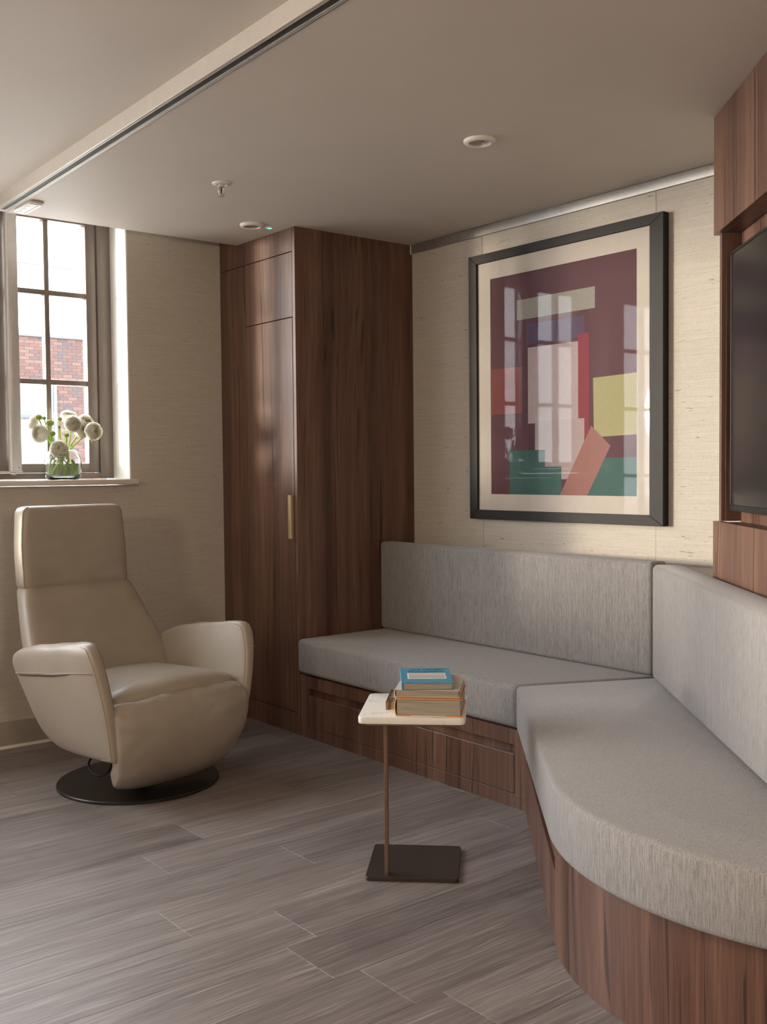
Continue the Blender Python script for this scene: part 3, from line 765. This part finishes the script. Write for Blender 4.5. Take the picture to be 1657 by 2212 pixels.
# ------------------------------------------------------------------ recliner
CH = (1.775, 3.785, 0.0); CR = math.radians(9.2)
ch = empty('recliner_chair', CH, CR, label='taupe leather swivel recliner on a round dark base', cat='armchair')
lathe('base_plate', [(0, 0.0), (0.308, 0.0), (0.310, 0.002), (0.310, 0.009), (0.307, 0.012), (0.05, 0.0135), (0, 0.0135)], 'black_metal', ch, 72, local=True)
lathe('swivel_column', [(0, 0.0135), (0.045, 0.0135), (0.045, 0.20), (0, 0.20)], 'black_metal', ch, 24, local=True)
box('mechanism', (-0.20, -0.02, 0.185), (0.20, 0.16, 0.26), 'black_metal', ch, 0.01, 2, local=True)
tube('cable', smooth_curve([(-0.10, 0.0, 0.19), (-0.13, -0.03, 0.12), (-0.17, -0.04, 0.075), (-0.20, -0.01, 0.07), (-0.19, 0.05, 0.10), (-0.12, 0.06, 0.16)], 6), 0.0045, 'black_rubber', ch, local=True)
def N3(v, sc, amp): return noise.noise(Vector(v) * sc) * amp
def lerp(a, b, t): return a + (b - a) * t
def clamp(x, a=0.0, b=1.0): return max(a, min(b, x))
# arms: side outline in (y, z)
arm_out = [(0.285, 0.505), (0.245, 0.532), (0.12, 0.566), (-0.08, 0.592), (-0.215, 0.606), (-0.262, 0.583), (-0.292, 0.48), (-0.300, 0.34), (-0.283, 0.205), (-0.262, 0.174),
           (-0.12, 0.166), (0.02, 0.168), (0.11, 0.186), (0.185, 0.245), (0.262, 0.41), (0.290, 0.470)]
arm_crv = [Vector((p.x, p.y)) for p in smooth_curve([Vector((a, b, 0)) for a, b in arm_out], 5, True)]
def arm_x(z): return lerp(0.268, 0.348, clamp((z - 0.17) / 0.40) ** 0.8)
def arm_t(y, z): return 0.052 * lerp(0.62, 1.0, clamp((y + 0.30) / 0.35)) * lerp(0.85, 1.05, clamp((z - 0.2) / 0.4))
def make_arm(sx):
    def fm(y, z, w):
        t = arm_t(y, z)
        x = arm_x(z) + w * t
        wr = N3((x * 3, y, z), 9, 0.006) * clamp((z - 0.44) / 0.1)
        return (sx * (x + wr * 0.4), y, z + wr)
    bm = bm_pillow(arm_crv, fm, 96, 14, 4.2)
    a = from_bm('armrest', bm, 'leather', ch, smooth=True, local=True)
    # double seam round the front edge and along the top pad
    for off, sgn in ((0.80, 1), (0.80, -1)):
        pts = []
        idx = [q for q in resample(arm_crv, 160)]
        fr = [q for q in idx if q.x < -0.205]
        fr.sort(key=lambda q: q.y)
        C = sum(idx, Vector((0, 0))) / len(idx)
        for q in fr:
            s = 0.955; h = (1 - s ** 4.2) ** (1 / 4.2)
            qq = C + (q - C) * s
            v = Vector(fm(qq.x, qq.y, sgn * h)); pts.append(v)
        tube('seam', pts, 0.0016, 'seam_thread', a, 6, local=True)
    pts = []
    for i in range(24):
        y = lerp(-0.272, 0.235, i / 23); z = lerp(0.508, 0.452, i / 23)
        v = Vector(fm(y, z, 1.0)); v.x += sx * 0.0006; pts.append(v)
    tube('seam', pts, 0.0018, 'seam_thread', a, 6, local=True)
    if sx < 0:
        pk = []
        for i in range(15):
            t_ = i / 14; y = lerp(-0.14, 0.225, t_); z = lerp(0.489, 0.447, t_)
            v = Vector(fm(y, z, 1.0)); v.x += sx * 0.0005; pk.append((v, 0.0005 + 0.0052 * math.sin(PI * t_) ** 0.7))
        tube('pocket', [p for p, _ in pk], [r for _, r in pk], 'pocket_dark', a, 8, local=True)
    return a
make_arm(-1); make_arm(1)
# seat
seat_o = round_poly([(-0.292, -0.262), (0.292, -0.262), (0.285, 0.22), (-0.285, 0.22)], [0.05, 0.05, 0.03, 0.03])
def seat_map(x, y, w):
    f = clamp((y + 0.27) / 0.47)
    base = lerp(0.356, 0.338, f); th = 0.070
    front_bow = -0.030 * (1 - (x / 0.30) ** 2)
    yy = y + front_bow * (1 - f)
    z = base + w * th + (0.030 * (1 - (x / 0.31) ** 2) if w > 0 else 0) * w
    wr = N3((x, y, 1.3), 16, 0.006) * clamp(1 - f * 1.8) * (1 if w > 0 else 0)
    return (x, yy, z + wr)
from_bm('seat', bm_pillow(seat_o, seat_map, 88, 12, 4.0), 'leather', ch, smooth=True, local=True)
# folded leg rest: v runs down its curved profile
leg_prof = [Vector(p) for p in smooth_curve([(0, -0.262, 0.392), (0, -0.306, 0.366), (0, -0.332, 0.310), (0, -0.322, 0.22), (0, -0.275, 0.125), (0, -0.205, 0.06), (0, -0.135, 0.034)], 8)]
def leg_at(v):
    f = clamp(v) * (len(leg_prof) - 1); i = min(int(f), len(leg_prof) - 2); t_ = f - i
    p = leg_prof[i].lerp(leg_prof[i + 1], t_); tg = (leg_prof[i + 1] - leg_prof[i]).normalized()
    return p, Vector((0, tg.z, -tg.y))      # outward normal is to the front
leg_o = round_poly([(-0.305, 0.0), (0.305, 0.0), (0.300, 0.45), (0.215, 1.0), (-0.215, 1.0), (-0.300, 0.45)], [0.05, 0.05, 0.2, 0.14, 0.14, 0.2], 6)
def leg_map(x, v, w):
    p, nn = leg_at(v)
    th = 0.040
    bow = 0.022 * (1 - (x / 0.31) ** 2)
    wr = N3((x * 2.2, v * 1.2, 4.0), 9, 0.012) * clamp(abs(x) / 0.3 - 0.45, 0, 1) * 1.4 + N3((x * 4, v * 1.4, 2), 7, 0.014) * clamp(1 - v * 3)
    q = p + nn * (w * th - th + (bow + wr) * (1 if w > 0 else 0) * abs(w))
    return (x, q.y, q.z)
from_bm('leg_rest', bm_pillow(leg_o, leg_map, 110, 16, 5.0), 'leather', ch, smooth=True, local=True)
# backrest and head pillow: v is the height along the tilted back
def back_pt(z):       # front surface line of the back
    return lerp(0.175, 0.392, clamp((z - 0.38) / 0.37)) if z < 0.75 else lerp(0.392, 0.412, (z - 0.75) / 0.33)
def back_map(th, push=0.0, wob=1.0, lean=True):
    def f(x, z, w):
        y = back_pt(z) + th - push
        wr = (N3((x, z, 0.4), 5, 0.010) + N3((x * 1.0, z * 2.5, 3.4), 12, 0.004)) * wob * (1 if w < 0 else 0) * abs(w)
        cup = 0.012 * (x / 0.3) ** 2
        return (x, y + w * th + wr - cup, z)
    return f
low_o = round_poly([(-0.315, 0.36), (0.315, 0.36), (0.312, 0.46), (0.288, 0.58), (0.246, 0.752), (-0.246, 0.752), (-0.288, 0.58), (-0.312, 0.46)], [0.03, 0.03, 0.06, 0.08, 0.025, 0.025, 0.08, 0.06], 5)
from_bm('backrest', bm_pillow(low_o, back_map(0.062, 0.010), 100, 14, 4.6), 'leather', ch, smooth=True, local=True)
head_o = round_poly([(-0.243, 0.738), (0.243, 0.738), (0.246, 0.90), (0.232, 1.072), (-0.232, 1.072), (-0.246, 0.90)], [0.02, 0.02, 0.06, 0.035, 0.035, 0.06], 5)
hr = from_bm('headrest', bm_pillow(head_o, back_map(0.055, -0.002), 96, 14, 5.0), 'leather', ch, smooth=True, local=True)
def rim(outline, fm, s, h, keep):
    C = sum(outline, Vector((0, 0))) / len(outline)
    return [Vector(fm(*(C + (q - C) * s), h)) for q in outline if keep(q)]
hm = back_map(0.055, -0.002)
rp = resample(head_o, 140); left = [q for q in rp if q.x < -0.20]; left.sort(key=lambda q: q.y)
C_ = sum(rp, Vector((0, 0))) / len(rp)
tube('seam', [Vector(hm(*(C_ + (q - C_) * 0.985), -0.60)) + Vector((-0.0015, 0, 0)) for q in left], 0.0016, 'seam_thread', hr, 6, local=True)

# ------------------------------------------------------------------ side table and books
TZ = 0.50
e1 = Vector((0.719, -0.695)).normalized(); e2 = Vector((-e1.y, e1.x))
TR = math.atan2(e1.y, e1.x)
tc = Vector((2.010, 2.385))
st_ = empty('side_table', (2.034, 2.420, 0), TR, label='slim bronze side table with a white marble top and dark square foot', cat='side table')
def tl(x, y):      # world -> table local
    d = Vector((x, y)) - Vector((2.034, 2.420)); return Vector((d.dot(e1), d.dot(e2)))
bx = 0.137
sq = round_poly([(-bx, -bx), (bx, -bx), (bx, bx), (-bx, bx)], 0.012, 4)
prism('foot_plate', [tuple(q) for q in sq], 0, 0.012, 'brown_metal', st_, 0.0012, 1, local=True)
sq2 = [q * 1.0 for q in sq]
stl = tl(1.905, 2.394)
box('stem', (stl.x - 0.0055, stl.y - 0.012, 0.012), (stl.x + 0.0055, stl.y + 0.012, TZ - 0.026), 'bronze', st_, 0.001, 1, local=True)
tcl = tl(*tc); hx, hy = 0.1535, 0.1625
top = [tuple(q) for q in round_poly([(tcl.x - hx, tcl.y - hy), (tcl.x + hx, tcl.y - hy), (tcl.x + hx, tcl.y + hy), (tcl.x - hx, tcl.y + hy)], 0.022, 6)]
prism('marble_top', top, TZ - 0.020, TZ, 'marble', st_, 0.003, 2, local=True)
box('support_plate', (tcl.x - hx + 0.022, tcl.y - hy + 0.010, TZ - 0.026), (tcl.x + hx - 0.026, tcl.y + hy - 0.012, TZ - 0.020), 'bronze', st_, 0.001, 1, local=True)
hl = tl(1.912, 2.383)
hnd = box('grip', (hl.x - 0.012, hl.y, TZ), (hl.x - 0.003, hl.y + 0.17, TZ + 0.025), 'bronze', st_, 0.001, 1, local=True)
box('grip_bracket', (hl.x - 0.003, hl.y + 0.012, TZ), (hl.x + 0.001, hl.y + 0.03, TZ + 0.022), 'bronze', st_, 0.0006, 1, local=True)

def book(name, fl, fr, depth, z0, th, label, cover, spine, ct=0.0025, round_spine=True, spine_overhang=True):
    fl = Vector(fl); fr = Vector(fr); d1 = (fr - fl); w = d1.length; d1.normalize(); d2 = Vector((-d1.y, d1.x))
    b = empty(name, (fl.x, fl.y, z0), math.atan2(d1.y, d1.x), label=label, cat='book')
    # page block, set in from the boards
    box('page_block', (0.004, 0.003, ct), (w - 0.004, depth - 0.003, th - ct), 'pages', b, 0.0005, 1, local=True)
    box('back_board', (0.002, 0, 0), (w, depth, ct), cover, b, 0.0008, 1, local=True)
    fb2 = box('front_board', (0.002, 0, th - ct), (w, depth, th), cover, b, 0.0008, 1, local=True)
    k = 8; bm = bmesh.new(); bulge = th * 0.09 if round_spine else 0.0005
    a_, c_ = [], []
    for i in range(k + 1):
        t_ = i / k; z = th * t_; x = -bulge * math.sin(PI * t_)
        a_.append((x, z)); c_.append((x + 0.003, z))
    rows = []
    for y in (0, depth):
        rows.append(([bm.verts.new((x, y, z)) for x, z in a_], [bm.verts.new((x, y, z)) for x, z in c_]))
    for i in range(k):
        for s_, q in ((0, 0), (1, 1)):
            pass
        bm.faces.new((rows[0][0][i], rows[0][0][i + 1], rows[1][0][i + 1], rows[1][0][i]))
        bm.faces.new((rows[0][1][i], rows[1][1][i], rows[1][1][i + 1], rows[0][1][i + 1]))
        for r_ in rows: bm.faces.new((r_[0][i], r_[1][i], r_[1][i + 1], r_[0][i + 1]))
    for j in (0, k): bm.faces.new((rows[0][0][j], rows[1][0][j], rows[1][1][j], rows[0][1][j]))
    from_bm('spine', bm, spine, b, local=True, angle=0.7)
    return b, fb2, w
bk1, f1, w1 = book('book', (1.878, 2.315), (2.008, 2.178), 0.215, TZ + 0.0003, 0.0505, 'thick hardback with an orange cover at the bottom of the pile', 'book_orange', 'book_spine', 0.0035)
box('cover_flap', (0.045, -0.0006, 0.0004), (w1 - 0.045, 0.004, 0.0032), 'book_pale', bk1, local=True)
bk2, f2, w2 = book('book', (1.888, 2.330), (2.016, 2.194), 0.235, TZ + 0.0512, 0.0215, 'pale hardback in the middle of the pile', 'book_pale', 'book_pale', 0.002)
bk3, f3, w3 = book('book', (1.897, 2.308), (2.014, 2.216), 0.232, TZ + 0.0731, 0.0195, 'blue paperback with a framed photo on its cover, topmost of the pile', 'book_blue', 'book_blue', 0.0012, False)
th3 = 0.0195
# cover print: title, pale window with photo, small imprint marks
box('cover_window', (0.019, 0.062, th3), (w3 - 0.016, 0.148, th3 + 0.0003), 'card_white', f3, local=True)
box('cover_photo', (0.023, 0.070, th3 + 0.0003), (w3 - 0.020, 0.140, th3 + 0.0006), 'card_photo', f3, local=True)
box('cover_photo_light', (0.023, 0.108, th3 + 0.0006), (w3 - 0.020, 0.128, th3 + 0.0008), 'book_pale', f3, local=True)
def text(body, x, y, size, shear=0.0, mat='ink_navy', sx=1.0):
    cu = bpy.data.curves.new('title', 'FONT'); cu.body = body; cu.size = size; cu.align_x = 'CENTER'; cu.extrude = 0.0001; cu.shear = shear
    cu.materials.append(MATS[mat]); cu.resolution_u = 3
    tmp = bpy.data.objects.new('title_curve', cu); me = bpy.data.meshes.new_from_object(tmp); bpy.data.objects.remove(tmp)
    me.materials.clear(); me.materials.append(MATS[mat])
    o = bpy.data.objects.new('title', me); COL.objects.link(o); o.parent = f3; o.location = (x, y, th3 + 0.0002); o.scale = (sx, 1, 1)
text('The Mindful', w3 / 2 + 0.004, 0.193, 0.030, 0.35, sx=0.72)
text('Photographer', w3 / 2 + 0.004, 0.161, 0.030, 0.0, sx=0.66)
for i in range(6): box('imprint', (0.010 + i * 0.0035, 0.007, th3), (0.0125 + i * 0.0035, 0.0115, th3 + 0.0002), 'ink_navy', f3, local=True)
for i in range(9): box('imprint', (0.092 + i * 0.002, 0.009, th3), (0.0932 + i * 0.002, 0.012, th3 + 0.0002), 'ink_navy', f3, local=True)

# ------------------------------------------------------------------ vase and ranunculus on the sill
VX, VY, VZ = 1.855, 4.690, 1.1735
va = empty('glass_vase', (VX, VY, VZ), label='squat clear glass vase half full of water on the window sill', cat='vase')
VR = 0.083
outp = [(0, 0.001), (0.055, 0.0), (0.068, 0.003), (0.078, 0.014), (0.0825, 0.035), (0.083, 0.075), (0.081, 0.098), (0.074, 0.118), (0.060, 0.133), (0.050, 0.138)]
inp = [(0.0465, 0.1375), (0.056, 0.131), (0.070, 0.116), (0.0768, 0.097), (0.0788, 0.075), (0.0783, 0.037), (0.073, 0.021), (0.060, 0.014), (0, 0.012)]
lathe('vessel', outp + inp, 'vase_glass', va, 48, local=True, angle=1.2)
lathe('water', [(0, 0.0125), (0.0595, 0.0145), (0.0725, 0.0215), (0.0779, 0.037), (0.0784, 0.075), (0.0774, 0.092), (0, 0.092)], 'water', va, 48, local=True, angle=1.2)
def bm_bloom(axis, R, seed, open_=0.9):
    rd = random.Random(seed); bm = bmesh.new()
    ax = Vector(axis).normalized()
    q = Vector((0, 0, 1)).rotation_difference(ax)
    layers = 9
    for k in range(layers):
        f = k / (layers - 1)
        rr = R * lerp(1.0, 0.20, f); npet = [5, 5, 5, 5, 4, 4, 3, 3, 3][k]
        rim = math.radians(lerp(74, 26, f)) * open_
        lift = R * 0.06 * k
        for i in range(npet):
            ph0 = 2 * PI * i / npet + k * 0.7 + rd.uniform(-.15, .15); half = PI / npet * 1.35
            tilt = rd.uniform(-0.05, 0.08); g = []
            for a in range(6):
                row = []
                for b in range(5):
                    u = a / 5; v = b / 4
                    ph = ph0 + (u - 0.5) * 2 * half
                    edge = 1 - (2 * u - 1) ** 2
                    th = lerp(PI * 0.93, rim + (1 - edge) * 0.5 + tilt, v)
                    flare = 1 + 0.05 * v * v * (1 if k < 3 else 0.3) + 0.03 * u
                    r_ = rr * flare
                    row.append(bm.verts.new(q @ Vector((r_ * math.sin(th) * math.cos(ph), r_ * math.sin(th) * math.sin(ph), r_ * math.cos(th) * 0.86 + lift * 0.3))))
                g.append(row)
            for a in range(5):
                for b in range(4): bm.faces.new((g[a][b], g[a + 1][b], g[a + 1][b + 1], g[a][b + 1]))
    return bm, q
VC = Vector((VX, VY, VZ))
def stem_path(top, seed, foot=None):
    rd = random.Random(seed)
    a = rd.uniform(0, 2 * PI); foot = foot or VC + Vector((0.055 * math.cos(a), 0.045 * math.sin(a), 0.018))
    d = Vector((top[0] - VX, top[1] - VY, 0)); L = max(d.length, 1e-4)
    neck = VC + d * (min(0.034, L * 0.6) / L) + Vector((0, 0, 0.135))
    t = Vector(top)
    mid = neck.lerp(t, 0.55) + Vector((d.x * 0.08, d.y * 0.08, 0.012))
    return smooth_curve([foot, foot.lerp(neck, 0.5) + Vector((0, 0, 0.004)), neck, mid, t], 6)
def flower(pos, axis, R, label, seed):
    P = Vector(pos); f = empty('ranunculus', tuple(VC + Vector((0, 0, 0.018))), label=label, cat='flower', group='white ranunculus in the vase')
    bm, q = bm_bloom(axis, R, seed); bm.transform(Matrix.Translation(P))
    b = from_bm('bloom', bm, 'petal', f, smooth=True)
    ax = Vector(axis).normalized()
    bh = bmesh.new(); bmesh.ops.create_icosphere(bh, subdivisions=2, radius=R * 0.13); bh.transform(Matrix.Translation(P + ax * R * 0.16))
    from_bm('heart', bh, 'flower_heart', b, smooth=True)
    tube('stem', stem_path(P - ax * R * 0.75, seed), 0.0032, 'stem_green', f, 8)
def bud(pos, R, label, seed, opened=False):
    P = Vector(pos); f = empty('ranunculus_bud', tuple(VC + Vector((0, 0, 0.018))), label=label, cat='flower bud', group='green ranunculus buds in the vase')
    bh = bmesh.new(); bmesh.ops.create_icosphere(bh, subdivisions=2, radius=R)
    for v in bh.verts: v.co.z *= 0.9
    bh.transform(Matrix.Translation(P)); b = from_bm('bud', bh, 'bud_green', f, smooth=True)
    for i in range(5):
        a = 2 * PI * i / 5 + seed; s = bmesh.new(); rows = []
        for j in range(4):
            t_ = j / 3; th = PI - t_ * 2.0; w = 0.42 * math.sin(PI * (0.15 + 0.8 * t_))
            rows.append([s.verts.new(P + Vector((R * 1.08 * math.sin(th) * math.cos(a + k * w), R * 1.08 * math.sin(th) * math.sin(a + k * w), R * 1.0 * math.cos(th)))) for k in (-1, 0, 1)])
        for r0, r1 in zip(rows, rows[1:]):
            for k in range(2): s.faces.new((r0[k], r0[k + 1], r1[k + 1], r1[k]))
        from_bm('sepal', s, 'leaf_green', b, smooth=True)
    tube('stem', stem_path(P - Vector((0, 0, R * 0.8)), seed), 0.0024, 'stem_green', f, 8)
cd = Vector((-0.36, -0.93, 0.0))     # towards the room
flower((1.752, 4.700, 1.384), (-0.75, -0.55, 0.10), 0.040, 'white ranunculus at the left of the bunch, facing left', 11)
flower((1.735, 4.745, 1.440), (-0.9, 0.2, 0.35), 0.033, 'white ranunculus half hidden behind the green buds at upper left', 12)
flower((1.812, 4.625, 1.313), (-0.40, -0.90, 0.12), 0.040, 'white ranunculus drooping over the front rim of the vase', 13)
flower((1.902, 4.680, 1.430), (-0.15, -0.95, 0.05), 0.039, 'white ranunculus facing the room at the centre of the bunch', 14)
flower((1.905, 4.740, 1.468), (-0.1, -0.55, 0.8), 0.036, 'white ranunculus at the top, behind the central bloom', 15)
flower((1.985, 4.735, 1.442), (0.10, -0.85, 0.35), 0.038, 'white ranunculus at upper right against the window frame', 16)
flower((2.000, 4.680, 1.398), (0.12, -0.95, 0.0), 0.042, 'white ranunculus lowest on the right, facing the room', 17)
flower((1.958, 4.715, 1.402), (0.0, -0.9, 0.3), 0.036, 'white ranunculus tucked between the central and right blooms', 18)
bud((1.752, 4.700, 1.459), 0.0135, 'round green bud highest on the left', 21); bud((1.776, 4.700, 1.456), 0.0085, 'small green bud beside the highest left bud', 22)
bud((1.798, 4.690, 1.434), 0.0170, 'large opening green bud left of the centre', 23); bud((1.848, 4.700, 1.453), 0.0100, 'green bud on a bare stem above the vase centre', 24)
bud((1.840, 4.690, 1.416), 0.0070, 'tiny dark bud between the stems at the centre', 25); bud((1.805, 4.680, 1.385), 0.0130, 'half-open bud beside the left bloom', 26)
bud((1.868, 4.670, 1.378), 0.0100, 'green bud low under the central bloom', 27)
def leaf(p0, p1, w, label, seed):
    p0, p1 = Vector(p0), Vector(p1); d = p1 - p0; side = d.cross(Vector((0.2, -1, 0.3))).normalized(); up = side.cross(d).normalized()
    bm = bmesh.new(); rows = []
    for i in range(8):
        t_ = i / 7; ww = w * math.sin(PI * min(1, 0.08 + 0.92 * t_)) * (1 + 0.35 * math.sin(i * 2.6 + seed)); c = p0 + d * t_ + Vector((0, 0, -0.10 * d.length * t_ * t_)) + up * 0.004
        rows.append([bm.verts.new(c - side * ww - up * 0.003), bm.verts.new(c), bm.verts.new(c + side * ww - up * 0.003)])
    for r0, r1 in zip(rows, rows[1:]):
        for k in range(2): bm.faces.new((r0[k], r0[k + 1], r1[k + 1], r1[k]))
    o = from_bm('leaf', bm, 'leaf_green', None, smooth=True); o.name = 'ranunculus_leaf'
    tag(o, label, 'leaf', 'leaves around the vase mouth')
mouth = VC + Vector((0, 0, 0.135))
leaf(mouth, mouth + Vector((-0.075, -0.01, 0.055)), 0.009, 'green leaf reaching left from the vase mouth', 1)
leaf(mouth, mouth + Vector((-0.03, -0.03, 0.075)), 0.008, 'green leaf rising between the left stems', 2)
leaf(mouth, mouth + Vector((0.05, -0.02, 0.03)), 0.009, 'green leaf low at the right of the vase mouth', 3)
leaf(mouth + Vector((0.12, 0, 0.075)), mouth + Vector((0.138, -0.01, 0.04)), 0.007, 'small leaf dangling under the right bloom', 4)
leaf(mouth, mouth + Vector((0.01, -0.02, 0.085)), 0.007, 'narrow leaf upright in the middle of the bunch', 5)

# ------------------------------------------------------------------ outside
tag(box('ground', (-40, OUT_Y + 0.05, -0.45), (60, 60, -0.35), 'paving'), 'paved ground outside the window', kind='structure')
FY = 24.0
br = empty('brick_building', (9.0, FY + 1, -0.35), label='low red brick building seen through the window', cat='building')
mw = []
box('wall_core', (-4.0, FY, -0.35), (26.0, FY + 0.4, 4.36), 'mortar', br)
box('coping', (-4.2, FY - 0.06, 4.362), (26.2, FY + 0.5, 4.475), 'coping_stone', br, 0.01)
wx0, wx1, wz0_, wz1_ = 7.2, 9.36, 0.2, 3.38
bw, bh_, bj = 0.215, 0.065, 0.010
bmB = bm_box((0, 0, 0), (bw, 0.02, bh_), 0.0)
def brick_me(i):
    bm = bm_box((0, -0.012, 0), (bw, 0.0, bh_), 0.0); bmesh.ops.recalc_face_normals(bm, faces=bm.faces[:])
    me = bpy.data.meshes.new('brick'); bm.to_mesh(me); bm.free(); me.materials.append(MATS['brick_%d' % i]); return me
brick_mes = [brick_me(i) for i in range(4)]
rest = bmesh.new(); rd = random.Random(3); nb = 0; rest_mats = []
row = 0; z = 4.36 - 0.075
while z > 0.0:
    x = 2.0 + (0.1125 if row % 2 else 0.0)
    while x < 16.0:
        inwin = (x + bw > wx0 - 0.01 and x < wx1 + 0.01 and z < wz1_ + 0.0 and z + bh_ > wz0_)
        if not inwin:
            mi = rd.choice((0, 0, 1, 1, 2, 2, 3))
            if 8.38 < x + bw and x < 10.28 and z > 1.25 and nb < 300:
                o = link('brick', brick_mes[mi], None, br); m = world_of(br).inverted(); o.location = m @ Vector((x, FY + 0.0, z)); nb += 1
            else:
                f0 = len(rest.faces); bm_box((x, FY - 0.012, z), (x + bw, FY, z + bh_), 0, 2, rest); rest_mats.append(mi)
        elif x < wx1 < x + bw - 0.03 and z < wz1_ and z > wz0_:
            bm_box((wx1 + 0.012, FY - 0.012, z), (x + bw, FY, z + bh_), 0, 2, rest); rest_mats.append(rd.choice((0, 1, 2)))
        x += bw + bj
    z -= 0.075; row += 1
rest.faces.ensure_lookup_table()
for i, mi in enumerate(rest_mats):
    for k in range(6): rest.faces[i * 6 + k].material_index = mi
rest.transform(world_of(br).inverted())
me = bpy.data.meshes.new('brickwork'); rest.to_mesh(me); rest.free()
for i in range(4): me.materials.append(MATS['brick_%d' % i])
bo = link('brickwork', me, None, br); bo['kind'] = 'stuff'
# its curtained window
def wbar(lo, hi): box('window_bar', (lo[0], FY - 0.05, lo[1]), (hi[0], FY - 0.0, hi[1]), 'grey_blue_frame', br, 0.004)
wbar((9.285, wz0_), (9.365, wz1_)); wbar((wx0, wz0_), (wx0 + 0.08, wz1_)); wbar((wx0 + .08, 2.49), (9.285, 2.627)); wbar((wx0 + .08, wz1_ - 0.03), (9.285, wz1_))
cb = bmesh.new(); prevv = None
for i in range(90):
    x = wx0 + 0.08 + i * (9.285 - wx0 - 0.08) / 89; yy = FY - 0.016 + 0.012 * math.sin(i * 0.9) * (0.6 + 0.4 * math.sin(i * 0.23))
    a, b = cb.verts.new((x, yy, wz0_)), cb.verts.new((x, yy, wz1_ - 0.03))
    if prevv: cb.faces.new((prevv[0], a, b, prevv[1]))
    prevv = (a, b)
from_bm('curtain', cb, 'curtain', br, smooth=True)
tag(tube('overhead_cable', smooth_curve([(2, 24.6, 6.4), (6, 24.6, 6.2), (10, 24.6, 6.13), (14, 24.6, 6.2), (20, 24.6, 6.5)], 5), 0.012, 'black_rubber'), 'thin cable strung across the sky outside', 'cable')
